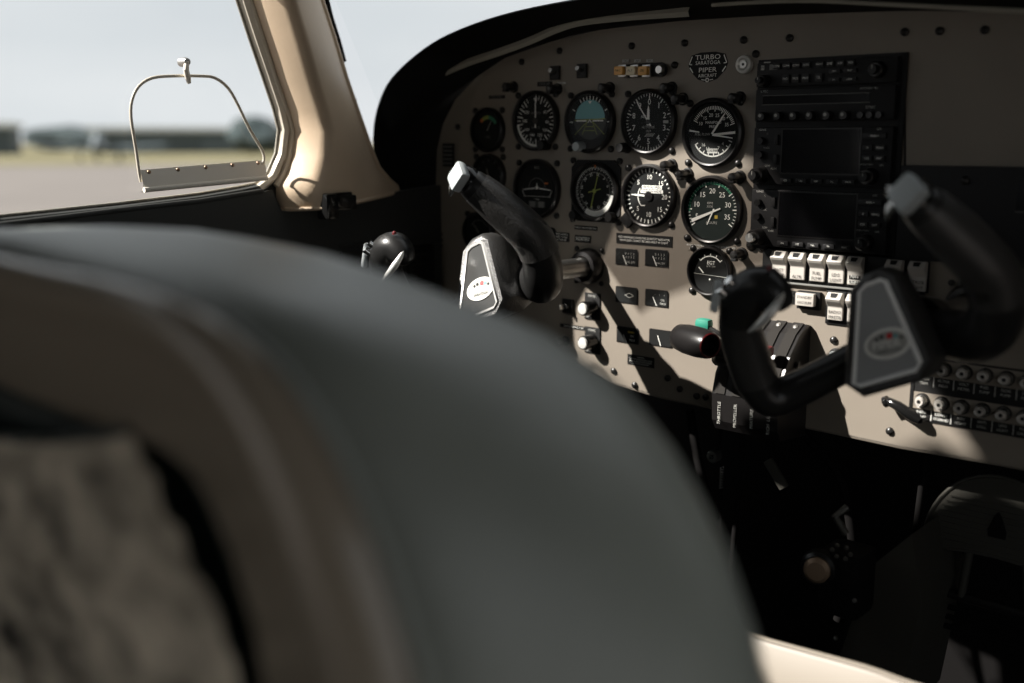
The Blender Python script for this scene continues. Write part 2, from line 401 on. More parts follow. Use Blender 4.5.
# ================================================================== INSTRUMENT PANEL
JO = [(434, 330), (433, 260), (435, 205), (437, 150), (443, 124), (455, 100), (478, 76), (505, 58), (550, 42), (600, 30), (680, 21), (780, 15), (900, 11), (1060, 10)]
out = [(p.x, p.z) for p in (pp(*q) for q in JO)]
bot = [(p.x, p.z) for p in (pp(*q) for q in ((1000, 463), (900, 446), (830, 431), (735, 412), (660, 396), (612, 382)))]
pl = out+[(.36, 1.075), (.36, bot[0][1])]+bot+[(-.56, .66), (-.70, .69)]
ip = thing('instrument_panel', 'taupe painted metal instrument panel carrying all gauges and switches', 'panel', (0, 0, 0))
MB().prism(pl, 0, .004).build('panel_sheet', 'panel', ip, smooth=False)
e = MB(); e.tube([Vector((x, .004, z-.001)) for x, z in [(.36, bot[0][1])]+bot+[(-.56, .66)]], .0032, 8); e.build('rolled_edge', 'panel', ip)
# right hand sub panel seams
for a, b in (((905, 52), (905, 170)), ((905, 171), (1060, 174))):
    p, q = pp(*a), pp(*b); MB().tube([p, q], .0012, 6).build('seam', 'black', ip)
scr = MB().lathe([(0, -.0042), (.0022, -.0040), (.0042, -.0022), (.0044, 0)], seg=14)
scr.use('screw'); SCREW = None
def screw(px, py, parent, rel=None, small=False, mat='screw'):
    global SCREW
    if SCREW is None:
        m_ = MB().use('screw').lathe([(0, -.0042), (.0022, -.0040), (.0042, -.0022), (.0044, 0)], seg=14).use('ink').rect(0, 0, .005, .0008, -.00425)
        SCREW = m_.build('screw', 'screw', parent)
        o = SCREW
    else:
        o = SCREW.copy(); COL.objects.link(o); o.parent = parent
    p = rel if rel is not None else pp(px, py)
    o.location = p; o.scale = (.8,)*3 if small else (1,)*3
    return o
for q in [(632, 46), (560, 51), (522, 62), (685, 43), (675, 65), (744, 40), (790, 38), (905, 32), (940, 31), (985, 30), (458, 127), (756, 54), (680, 389), (697, 396), (706, 397), (614, 371), (635, 385), (668, 378), (890, 431), (834, 340), (962, 285), (946, 259)]:
    screw(*q, ip)

# ---- gauges
def gauge(px, py, r, label, name='gauge', square=False, tilt=0., group=None, screws=True, mat='dial', bez='satin', sr=None):
    p = pp(px, py); t = thing(name, label, 'gauge', p, group)
    b = MB()
    if square:
        s_ = r*1.04; k = .010
        poly = [(-s_+k, s_), (s_-k, s_), (s_, s_-k), (s_, -s_+k), (s_-k, -s_), (-s_+k, -s_), (-s_, -s_+k), (-s_, s_-k)]
        b.use('ink').prism(poly, -.0016, .0).use(bez)
    b.lathe([(r*.875, -.0018), (r*.885, -.0078), (r*.93, -.0088), (r*.99, -.0070), (r, -.0045), (r, .0)], seg=48)
    b.build('bezel', bez, t)
    d = MB().use(mat).disc(r*.89, -.0019, seg=48)
    if screws:
        for sx in (-1, 1):
            for sz in (-1, 1):
                s0 = sr or r*.83
                screw(0, 0, t, Vector((sx*s0, 0, sz*s0*1.03)))
    return t, d
def fin(t, d, needles=None, glass=True):
    d.build('dial', None, t, smooth=False)
    if needles: needles.build('pointer', None, t, smooth=False)
    if glass:
        r = max(v.length for v in (Vector((x.x, x.z)) for x in d.v))*.985
        MB().disc(r, -.0072, seg=48).build('glass', 'glass', t, smooth=False)
def needle(mb, a, r, w, tail=.15, y=-.0035, tip=.25, mat='white'):
    mb.use(mat); a = R(a); d = Vector((math.sin(a), math.cos(a)))
    mb.line(-d*r*tail, d*r*.75, w, y, w*.8); mb.line(d*r*.75, d*r, w*.8, y, w*tip); return mb
YD = -.0024
RG = .0402
# airspeed
t, d = gauge(537, 121, RG, 'round airspeed gauge with needle straight up, first of the upper gauge row', 'airspeed_gauge')
d.use('white')
for k in range(34): d.tick(k*10, RG*(.68 if k % 2 else .60), RG*.84, .0009 if k % 2 else .0014, YD)
d.text('40', .0072, -.001, RG*.72, YD)
for a, s in ((55, '60'), (95, '80'), (128, '100'), (160, '120'), (200, '140'), (235, '160'), (270, '180'), (305, '200')): d.text(s, .0060, RG*.50*math.sin(R(a)), RG*.50*math.cos(R(a)), YD)
d.ring(RG*.78, RG*.86, YD, 150, 262); d.use('dim').text('AIRSPEED', .0042, 0, RG*.26, YD); d.text('KNOTS', .0042, 0, -RG*.22, YD)
nd = MB(); needle(nd, 0, RG*.74, .0020, .3); nd.use('satin').disc(.0045, -.0037); fin(t, d, nd)
kb = MB().lathe([(0, -.016), (.0060, -.016), (.0068, -.014), (.0068, 0)], (RG*.48, 0, -RG*.80), 20); kb.build('knob', 'black', t)
# attitude
t, d = gauge(591, 122, RG, 'artificial horizon with pale blue sky half, beside the airspeed gauge', 'attitude_gauge')
d.use('skyb'); pts = [(RG*.60*math.sin(R(a)), RG*.60*math.cos(R(a))+.004) for a in range(-90, 91, 10)]
d.raw([(x, YD, z) for x, z in pts], [list(range(len(pts)))])
d.use('earth'); pts = [(RG*.66*math.sin(R(a)), RG*.66*math.cos(R(a))+.004) for a in range(90, 271, 10)]
d.raw([(x, YD, z) for x, z in pts], [list(range(len(pts)))])
d.use('lime').line((-RG*.62, .002), (RG*.62, .004), .0012, YD-.0003)
for s in (-1, 1):
    for dx in (.012, .024): d.line((s*.004, .001), (s*dx, -.016), .0007, YD-.0003)
d.line((-.006, -.006), (.006, -.006), .0007, YD-.0003); d.line((-.008, -.011), (.008, -.011), .0007, YD-.0003)
d.use('white').line((-.022, .0015), (-.005, .0015), .0016, YD-.0005).line((.005, .0015), (.022, .0015), .0016, YD-.0005).line((-.003, -.001), (0, .003), .001, YD-.0005).line((.003, -.001), (0, .003), .001, YD-.0005)
for a in (-60, -30, -20, -10, 0, 10, 20, 30, 60, -90, 90): d.tick(a, RG*.70, RG*.82, .0012, YD-.0003)
d.raw([(-.003, YD-.0003, RG*.66), (.003, YD-.0003, RG*.66), (0, YD-.0003, RG*.56)], [[0, 1, 2]])
fin(t, d)
MB().lathe([(0, -.017), (.0055, -.017), (.0062, -.015), (.0062, 0)], (-RG*.30, 0, -RG*.78), 20).build('cage_knob', 'hat', t)
# altimeter
t, d = gauge(650, 122, RG*1.01, 'altimeter with digits around its dial, in the upper gauge row above the vertical speed gauge', 'altimeter')
d.use('white')
for k in range(50): d.tick(k*7.2, RG*(.78 if k % 5 else .70), RG*.86, .0007 if k % 5 else .0013, YD)
for k in range(10): d.text(str(k), .0100, RG*.60*math.sin(R(36*k)), RG*.60*math.cos(R(36*k)), YD)
d.text('ALT', .0048, -RG*.20, RG*.16, YD)
d.use('grey').text('ALTITUDE', .0042, -RG*.02, -RG*.16, YD).text('FEET', .0038, 0, -RG*.28, YD).rect(RG*.62, RG*.0, .0075, .0035, YD)
for k in range(6): d.line((-.006+k*.0022, -.018), (-.002+k*.0022, -.014), .0008, YD)
nd = MB(); needle(nd, -37, RG*.76, .0020, .2); needle(nd, 0, RG*.50, .0042, .2, -.0042, .1); nd.use('satin').disc(.0032, -.0046)
fin(t, d, nd)
MB().lathe([(0, -.020), (.0052, -.020), (.0060, -.018), (.0060, 0)], (-RG*.80, 0, -RG*.78), 20).build('baro_knob', 'black', t)
# manifold pressure / fuel flow
t, d = gauge(714, 133, RG*1.02, 'manifold pressure and fuel flow gauge with two needles, right end of the upper gauge row', 'manifold_gauge')
d.use('white'); c1 = (0, RG*.02)
for k in range(31): d.tick(-62+k*4.4, RG*(.66 if k % 5 else .60), RG*.76, .0010, YD, c1)
for k, s in enumerate(('10', '15', '20', '25', '30', '35')): d.text(s, .0058, RG*.50*math.sin(R(-60+25*k)), RG*.02+RG*.50*math.cos(R(-60+25*k)), YD)
d.text('MANIFOLD', .0044, 0, RG*.30, YD).text('PRESS', .0044, 0, RG*.18, YD)
d.use('grey').text('FUEL FLOW', .0040, -RG*.36, -RG*.04, YD)
d.ring(RG*.66, RG*.70, YD, 118, 240)
for k in range(9): d.tick(112+k*16, RG*.58, RG*.70, .0012, YD)
for k in range(5): d.text(str(4+k*3), .0055, RG*.42*math.sin(R(125+26*k)), RG*.42*math.cos(R(125+26*k))-.003, YD)
d.rect(0, -RG*.52, .014, .0055, YD); d.use('dial').text('GAL/HR', .0040, 0, -RG*.52, YD-.0003)
nd = MB(); needle(nd, 35, RG*.72, .0026, .05); nd.use('white').line((0, -.002), (RG*.76, .0005), .0024, -.0035, .003).line((0, -.002), (RG*.68, -.006), .0026, -.0037, .001).line((-RG*.80, .003), (-RG*.45, .001), .0022, -.0035, .0012)
fin(t, d, nd)
# small left gauge (suction)
t, d = gauge(489, 130, .0315, 'small dark gauge with yellow and green arc near the left edge of the panel', 'suction_gauge')
d.use('lime').ring(.015, .020, YD, -35, 5); d.use('green').ring(.015, .020, YD, 5, 60); d.use('orange').ring(.015, .020, YD, -50, -35)
d.use('dim').text('VAC', .0055, 0, -.010, YD)
nd = MB(); needle(nd, 30, .016, .0010, .1, mat='grey'); fin(t, d, nd)
t, d = gauge(490, 176, .0315, 'small black clock behind the grip of the left control yoke', 'clock')
d.use('dim')
for k in range(12): d.tick(k*30, .020, .024, .0010, YD)
nd = MB(); needle(nd, 130, .018, .0010, .1, mat='grey'); needle(nd, -20, .013, .0012, .1, mat='grey'); fin(t, d, nd)
t, d = gauge(480, 232, .0300, 'small dark gauge almost hidden behind the left control yoke', 'ammeter')
d.use('dim').ring(.017, .018, YD, -60, 60); nd = MB(); needle(nd, -40, .016, .0010, .1, mat='grey'); fin(t, d, nd)
# course deviation indicator
t, d = gauge(538, 189, RG*1.02, 'dark turn coordinator with a small white aeroplane, first of the lower gauge row', 'turn_coordinator')
d.use('dim').ring(RG*.36, RG*.38, YD, -90, 90); d.use('grey').text('D.C.', .005, 0, RG*.72, YD)
d.use('white').line((-RG*.62, -.001), (-.004, .001), .0010, YD, .0016).line((RG*.62, -.001), (.004, .001), .0010, YD, .0016); d.disc(.0026, YD, (0, .002)); d.line((0, .002), (0, .008), .0012, YD)
d.use('grey').line((-RG*.6, -.010), (RG*.6, -.010), .0007, YD).text('TURN', .0034, 0, -.014, YD).line((-RG*.66, -.002), (-RG*.54, -.011), .0010, YD).line((RG*.66, -.002), (RG*.54, -.011), .0010, YD)
d.use('orange').rect(RG*.42, RG*.20, .006, .0022, YD)
d.use('earth').rect(0, -RG*.52, .030, .0085, YD); d.use('dim').rect(-.008, -RG*.52, .010, .008, YD-.0002); d.rect(.008, -RG*.52, .010, .008, YD-.0002)
fin(t, d)
# heading indicator (square case)
t, d = gauge(596, 191, RG*.96, 'heading gauge in a square black case with a yellow aircraft pointer', 'heading_gauge', square=True, sr=RG*.94)
d.use('grey').ring(RG*.60, RG*.61, YD); d.use('white')
for k in range(72): d.tick(k*5, RG*(.72 if k % 2 else .68), RG*.78, .0007, YD)
for k, s in enumerate(('N', '3', '6', 'E', '12', '15', 'S', '21', '24', 'W', '30', '33')): d.text(s, .0052, RG*.54*math.sin(R(30*k+12)), RG*.54*math.cos(R(30*k+12)), YD, -R(30*k+12))
d.ring(RG*.64, RG*.82, YD, 100, 210)
d.use('orange').rect(0, RG*.82, .0022, .0055, YD-.0003)
nd = MB(); needle(nd, 14, RG*.62, .0016, .9, mat='lime'); nd.use('lime').line((-.010, -.002), (.010, .003), .0014, -.0036).disc(.003, -.0038, (0, 0)); fin(t, d, nd)
for sx in (-1, 1): MB().lathe([(0, -.013), (.0055, -.013), (.0062, -.011), (.0062, 0)], (sx*RG*.74, 0, -RG*.80), 18).build('knob', 'black', t)
# vertical speed
t, d = gauge(650, 196, RG, 'vertical speed gauge with needle pointing left, below the altimeter', 'vertical_speed_gauge')
d.use('white')
for k in range(36): d.tick(k*10, RG*.74, RG*.86, .0011 if k % 3 else .0018, YD)
for a, s in ((0, '10'), (180, '10'), (92, '20'), (-45, '5'), (225, '5'), (48, '15'), (135, '15')): d.text(s, .0085, RG*.58*math.sin(R(a)), RG*.58*math.cos(R(a)), YD)
d.rect(.004, RG*.27, .030, .0050, YD).rect(.004, RG*.14, .034, .0040, YD)
d.use('ink').text('VERTICAL SPEED', .0042, .004, RG*.27, YD-.0003, sx=.9).text('100 FEET PER MINUTE', .0030, .004, RG*.14, YD-.0003)
d.use('white').ring(RG*.40, RG*.43, YD, 225, 305).line((-RG*.30, -RG*.30), (-RG*.14, -RG*.30), .0012, YD)
nd = MB(); needle(nd, 273, RG*.66, .0026, .1); nd.use('satin').disc(.0060, -.0038); fin(t, d, nd)
MB().box((-RG*.74, -.004, -RG*.76), (.018, .008, .018), .003, Matrix.Rotation(R(45), 3, 'Y')).build('adjuster', 'black', t)
# tachometer
t, d = gauge(713, 210, RG*1.03, 'tachometer with green arc and white needle, above the exhaust temperature gauge', 'tachometer', mat='dialg')
d.use('green').ring(RG*.76, RG*.83, YD, -95, 52)
d.use('white')
for k in range(36): d.tick(-125+k*7.1, RG*(.76 if k % 5 else .70), RG*.84, .0008 if k % 5 else .0014, YD)
for k, s in enumerate(('5', '10', '15', '20', '25', '30', '35')): d.text(s, .0088, RG*.56*math.sin(R(-112+37*k)), RG*.56*math.cos(R(-112+37*k)), YD)
d.use('grey').text('RPM', .0042, -.003, RG*.20, YD).text('X100', .0038, -.003, RG*.10, YD).text('HOURS', .0046, 0, -RG*.38, YD)
d.use('yellow').rect(.006, -RG*.20, .004, .004, YD)
nd = MB(); nd.use('white').line((RG*.30, RG*.06), (-RG*.68, -RG*.34), .0016, -.0036, .0044).line((RG*.08, RG*.04), (-RG*.14, -RG*.44), .0022, -.0035, .001); fin(t, d, nd)
# EGT
t, d = gauge(711, 271, .0305, 'smaller exhaust gas temperature gauge half hidden by the right yoke grip', 'exhaust_gauge')
d.use('white').ring(.0175, .0188, YD, -48, 48)
for k in range(5): d.tick(-48+24*k, .0175, .0215, .0011, YD)
d.text('EGT', .0062, .001, .010, YD).line((-.016, .004), (-.009, -.003), .0015, YD); d.use('grey').text('25°F / DIV', .0030, .001, .0058, YD).line((-.024, -.004), (.024, -.006), .0006, YD)
d.use('white').disc(.0011, YD, (0, -.010)); fin(t, d)

# rectangular cluster gauges
def rgauge(px, py, label, kind, w=.033, h=.0215):
    w *= 1.06; p = pp(px, py); t = thing('cluster_gauge', label, 'gauge', p, None)
    b = MB(); b.prism([(-w/2, h/2-.001), (-w/2+.002, h/2), (w/2-.002, h/2), (w/2, h/2-.003), (w/2, -h/2), (-w/2, -h/2)], -.0012, .0005)
    b.build('window_frame', 'satin', t)
    d = MB().use('dial').rect(0, 0, w*.94, h*.90, -.0016); d.use('grey')
    y = -.0019
    if kind == 'q':
        for k in range(4): d.text('0123'[k], .0040, -.001+k*.0042, .0045, y); d.text('E', .0032, .0+k*.004, .0, y)
        d.text('FUEL QTY', .0030, .007, -.0062, y); d.use('white').line((-.005, .002), (.001, -.010), .0010, y)
    elif kind == 'b':
        d.line((-.002, 0), (.005, .003), .0008, y).line((.005, .003), (.012, 0), .0008, y).line((.012, 0), (.005, -.003), .0008, y).line((.005, -.003), (-.002, 0), .0008, y)
    elif kind == 'o':
        for k in range(3): d.text('.', .006, -.002+k*.007, .006, y)
        d.text('OIL', .0042, .010, -.002, y).text('TEMP', .0040, .010, -.0068, y); d.use('white').line((-.005, .001), (.001, -.010), .0010, y)
    elif kind == 'p':
        d.use('yellow').rect(.006, .0045, .010, .0025, y); d.use('white').text('OIL', .0040, .008, -.0005, y).text('PRESS', .0036, .008, -.006, y).line((-.006, .0), (-.001, -.010), .0010, y)
    else: d.use('white').line((-.004, .003), (.001, -.010), .0010, y)
    d.build('dial', None, t, smooth=False)
    MB().rect(0, 0, w*.95, h*.92, -.0030).build('glass', 'glass', t, smooth=False)
rgauge(627, 257, 'left of the two fuel quantity windows under the black fuel placard', 'q')
rgauge(657, 258, 'right of the two fuel quantity windows under the black fuel placard', 'q')
rgauge(627, 295, 'blank rectangular window with diamond outline, below the left fuel window', 'b')
rgauge(657, 298, 'rectangular oil temperature window below the right fuel window', 'o')
rgauge(628, 335, 'rectangular oil pressure window with a yellow mark, lower left of the cluster', 'p')
rgauge(661, 338, 'rectangular gauge window partly behind the throttle handle', 'x')

# ---- placards
def placard(px, py, w, h, lines, label, size=.0035, base='ink', ink='white', rot=0., name='placard', outl=False):
    p = pp(px, py); d = MB().use(base).box((0, -.0004, 0), (w, .0008, h)); d.use(ink)
    if outl:
        for sx in (-1, 1): d.rect(sx*(w/2-.0006), 0, .0006, h*.92, -.0010)
        for sz in (-1, 1): d.rect(0, sz*(h/2-.0006), w*.96, .0006, -.0010)
    for k, s in enumerate(lines): d.text(s, size, 0, (len(lines)-1)*size*.55-k*size*1.1, -.0010, sx=.9)
    o = d.build(name, None, None, smooth=False); o.location = p
    if rot: o.rotation_euler = (0, rot, 0)
    return tag(o, label, 'placard')
placard(644, 240, .086, .0135, ['FUEL REMAINING WHEN THE QUANTITY INDICATOR', 'READS ZERO CANNOT BE USED SAFELY IN FLIGHT'], 'black placard with two lines of white text above the fuel windows', .0036)
placard(711, 248, .066, .0090, ['AVOID CONTINUOUS OPERATION BETWEEN 1800', 'AND 2200 RPM BELOW 15\" MANIFOLD PRESS'], 'taupe placard with two printed lines between tachometer and exhaust gauge', .0033, base='panel')
placard(562, 237, .026, .0125, ['MANEUVERING', 'SPEED 132 KIAS', 'AT 3600 LBS'], 'small black placard with three text lines left of the registration placard', .0034)
placard(583, 239, .027, .0095, ['N2470U'], 'black registration placard beside the left yoke shaft', .0072)
placard(586, 228, .038, .0055, ['WARNING TURN OFF STROBE LIGHTS'], 'thin black placard above the registration placard', .0024)
placard(641, 361, .042, .0135, ['WARNING', 'TURN OFF STROBE LIGHTS WHEN', 'TAXIING NEAR OTHER AIRCRAFT', 'OR IN FOG OR CLOUDS'], 'black warning placard with white text under the cluster gauges', .0026)
placard(574, 327, .048, .0050, ['PARKING BRAKE PULL TO SET'], 'narrow black placard under the ignition switches', .0028)
placard(497, 97, .030, .0045, ['STALL WARN'], 'dark placard above the suction gauge', .0038, ink='dim')
placard(545, 84, .026, .0060, ['GYRO AIR'], 'dark placard above the airspeed gauge', .0045, ink='dim')
placard(489, 156, .026, .0035, ['CLOCK'], 'thin pale strip between the suction gauge and the clock', .0022, base='grey', ink='ink')
placard(562, 83, .014, .0022, ['TEST'], 'tiny pale strip beside the lamp over the airspeed gauge', .0018, base='grey', ink='ink')
# printed badge in the shape of a shield
p = pp(708, 67); d = MB().use('ink')
sh = [(-.027, .004), (-.023, .014), (-.010, .017), (.010, .017), (.023, .014), (.027, .004), (.024, -.004), (.013, -.014), (0, -.018), (-.013, -.014), (-.024, -.004)]
d.prism(sh, -.0006, 0); d.use('white')
y = -.0009
d.text('TURBO', .0078, 0, .0110, y, sx=1.35).text('SARATOGA', .0062, 0, .0048, y, sx=1.05).text('PIPER', .0078, 0, -.0035, y, sx=1.35).text('AIRCRAFT', .0056, 0, -.0100, y, sx=1.0)
for s in (-1, 1): d.line((s*.0215, .013), (s*.0255, .004), .0013, y).line((s*.0255, .004), (s*.0215, .0035), .0010, y).line((s*.0245, .0), (s*.020, -.006), .0015, y)
d.ring(.0014, .0026, y, c=(0, -.0150)); d.line((-.008, -.0143), (-.003, -.0150), .0009, y).line((.008, -.0143), (.003, -.0150), .0009, y)
o = d.build('badge', None, None, smooth=False); o.location = p; tag(o, 'shield shaped black badge with white lettering at the top of the panel', 'badge')
# round lock
t = thing('cylinder_lock', 'round chrome key lock beside the shield badge', 'lock', pp(745, 64.5))
MB().lathe([(.0045, -.003), (.0070, -.0055), (.0098, -.0045), (.0106, -.002), (.0106, 0)], seg=32).build('ring', 'silver', t)
MB().use('steel').lathe([(0, -.0045), (.0042, -.0045), (.0046, -.001)], seg=20).use('ink').disc(.0016, -.0047).build('barrel', None, t)
# annunciator lamps
t = thing('annunciator_housing', 'long black housing under the amber warning lamps', 'panel', pp(643, 70))
MB().box((.002, -.002, -.0005), (.056, .005, .0165), .0015).build('housing', 'black', t)
for k, (x, m, s) in enumerate(((617, 'amber', 'VAC'), (629, 'amberp', 'ALT'), (641, 'amber', 'OIL'))):
    q = pp(x+6, 71, .006); q.y = 0; a = thing('warning_lamp', ('amber warning lamp marked VAC, first of three', 'pale middle warning lamp marked ALT', 'amber warning lamp marked OIL, beside the silver test button')[k], 'lamp', q)
    MB().use('steel').box((.001, -.007, 0), (.0125, .006, .0150), .001).build('lamp_body', None, a)
    MB().use(m).box((0, -.0125, 0), (.0130, .008, .0105), .001).use('ink').text(s, .0040, 0, 0, -.0169).build('lens', None, a)
    MB().use('grey').rect(0, 0, .0100, .0035, 0).use('ink').text(('VAC', 'ALT', 'OIL')[k], .0030, 0, 0, -.0002).build('lamp_caption', None, a, loc=(0, -.0012, .0125), smooth=False)
t = thing('test_button', 'silver push button at the right end of the warning lamps', 'button', pp(664, 70)); t.location.y = -.004
MB().lathe([(0, -.008), (.0045, -.008), (.0056, -.006), (.0056, 0)], seg=24).build('plunger', 'steel', t)
MB().lathe([(.0052, -.0025), (.0075, -.0025), (.0080, 0)], seg=24).build('collar', 'black', t)
# dark switches high on the left of the panel
for q, lb in (((556, 73), 'dark square toggle housing above the airspeed gauge'), ((583, 71), 'small black switch box between toggle housing and warning lamps')):
    t = thing('toggle_switch', lb, 'switch', pp(*q)); MB().box((0, -.002, 0), (.016, .004, .018), .001).build('plate', 'black', t); MB().tube([(0, -.003, 0), (.001, -.014, .003)], [.0022, .0030], 10).build('bat', 'steel', t)
t = thing('speaker_grille', 'small dark rectangular grille at the left edge of the panel', 'grille', pp(449, 155))
b = MB(); b.box((0, -.001, 0), (.024, .002, .034), .001).build('plate', 'black', t)
for k in range(5): MB().box((0, -.0025, -.012+k*.006), (.018, .0015, .0022), .0005).build('louver', 'dim', t)

# ---- post lights standing off the panel
lamp = None
PL = [(558, 89, 'over the right shoulder of the airspeed gauge'), (610, 88, 'between the horizon gauge and the altimeter'), (672, 88, 'upper right of the altimeter, higher of two'), (683, 99, 'right of the altimeter, lower of two'),
      (740, 98, 'upper right of the manifold gauge'), (672, 165, 'between altimeter and vertical speed gauge'), (688, 174, 'upper left of the tachometer'), (740, 177, 'upper right of the tachometer'),
      (552, 233, 'left of the small text placard'), (742, 254, 'right of the exhaust temperature gauge'), (514, 87, 'top left of the airspeed gauge')]
for k, (x, y, s) in enumerate(PL):
    lb = 'black instrument light '+s
    if lamp is None:
        lamp = thing('post_light', lb, 'light', pp(x, y), 'post lights over the gauges')
        MB().lathe([(0, -.021), (.0035, -.021), (.0052, -.0195), (.0056, -.015), (.0050, -.010), (.0046, 0)], seg=18).build('barrel', 'satin', lamp)
        MB().lathe([(.006, -.003), (.0075, -.002), (.0078, 0)], seg=18).build('collar', 'black', lamp)
        MB().box((0, -.017, -.0052), (.007, .007, .004), .001).build('shade', 'black', lamp)
        MB().lathe([(0, -.0216), (.0032, -.0212)], seg=14).build('cap', 'screw', lamp)
    else: dup(lamp, pp(x, y), lb)

# ================================================================== AVIONICS STACK
SX = (pp(759, 61).x+pp(756, 244).x)/2; SW = .162; SCX = SX+SW/2
def unit(name, label, z, h):
    t = thing(name, label, 'radio', (SCX, 0, z))
    MB().box((0, -.0035, 0), (SW, .013, h-.0012), .0018).build('faceplate', 'unit', t); return t
YU = -.0102
z_top = pp(760, 61).z
def knob(par, x, z, r, ln, cap='btn', name='knob', line=True):
    m = MB().use('satin').lathe([(0, -ln), (r*.86, -ln), (r, -ln+.001), (r*1.04, -.004), (r*1.12, 0)], seg=22)
    if cap: m.use(cap).lathe([(0, -ln-.007), (r*.58, -ln-.007), (r*.64, -ln-.005), (r*.64, -ln+.001)], seg=20)
    if line: m.use('grey').rect(0, r*.3, .0008, r*.5, -ln-(.0072 if cap else .0003))
    return m.build(name, None, par, loc=(x, -.0098, z))
def rows_of_buttons(par, spec):
    for x, z, w, h, s in spec:
        m = MB().use('btn').box((0, -.0012, 0), (w, .0032, h), .0008)
        if s: m.use('white').text(s, min(h*.55, .0034), 0, 0, -.0030, sx=.9)
        m.build('button', None, par, loc=(x, YU, z))
# audio panel
def zrow(y): return at(757, y, n=.0098).z
zA0, zA1, zB0, zB1, zC0, zC1, zD0, zD1 = [zrow(y) for y in (62.5, 88, 89, 122, 127, 184.5, 188.5, 246)]
h1 = zA0-zA1
t = unit('audio_panel', 'slim black audio selector panel at the top of the avionics stack', (zA0+zA1)/2, h1)
sp = [(-.058+.0165*k if k < 4 else -.052+.0165*k+.002, .0085, .0100, .0060, s) for k, s in enumerate(('COM1', 'COM2', 'COM3', 'NAV1', 'NAV2', 'ADF', 'DME', 'SPKR'))]
sp = [(-.055+.0118*k+(.004 if k > 3 else 0), .0085, .0088, .0060, s) for k, s in enumerate(('COM3', 'COM1', 'COM2', 'NAV1', 'NAV2', 'DME', 'ADF', 'MKR'))]
sp += [(-.0432+.0118*k, -.0055, .0085, .0090, s) for k, s in enumerate(('MIC1', 'MIC2', 'MIC3'))]+[(-.004, -.0055, .0085, .0090, 'TEL')]
sp += [(.0135, .0005, .0130, .0042, 'SENS'), (.0310, .0005, .0150, .0042, 'PILOT'), (.0135, -.0085, .0130, .0042, 'PA'), (.0310, -.0085, .0150, .0042, 'CREW')]
rows_of_buttons(t, sp)
knob(t, -.0690, -.0065, .0060, .012); knob(t, .0610, .0, .0080, .010)
MB().use('grey').rect(-.068, .0135, .008, .0014, YU-.0002).rect(-.0735, .0078, .004, .0050, YU-.0002).use('ink').text('M', .004, -.0735, .0078, YU-.0005).use('dim').rect(-.060, .008, .010, .006, YU-.0002).build('legend', None, t, smooth=False)
# second unit
h2 = zB0-zB1; z2 = (zB0+zB1)/2
t = unit('autopilot_head', 'black control head with a row of six small knobs under the audio panel', z2, h2)
MB().use('screen').rect(-.009, .0055, .125, .0095, YU-.0002).use('dim').line((-.072, .0105), (.054, .0105), .0006, YU-.0005).line((-.072, .0005), (.054, .0005), .0006, YU-.0005).build('display', None, t, smooth=False)
for k in range(6):
    MB().use('satin').lathe([(0, -.009), (.0042, -.009), (.0050, -.007), (.0052, 0)], seg=16).use('grey').disc(.0019, -.0092, (-.0008, .001)).build('knob', None, t, loc=(-.0690+.0195*k, -.0095, -.0125))
MB().use('grey').text('S-TEC', .0036, -.070, .0150, YU-.0003).text('ALTITUDE / VS', .0030, .052, .0150, YU-.0003).text('SYNC', .0042, .055, -.0045, YU-.0003).build('legend', None, t, smooth=False)
for k in range(3): MB().lathe([(0, -.006), (.0034, -.006), (.0038, 0)], seg=14).build('knob', 'satin', t, loc=(.046+.010*k, -.0095, -.0125))
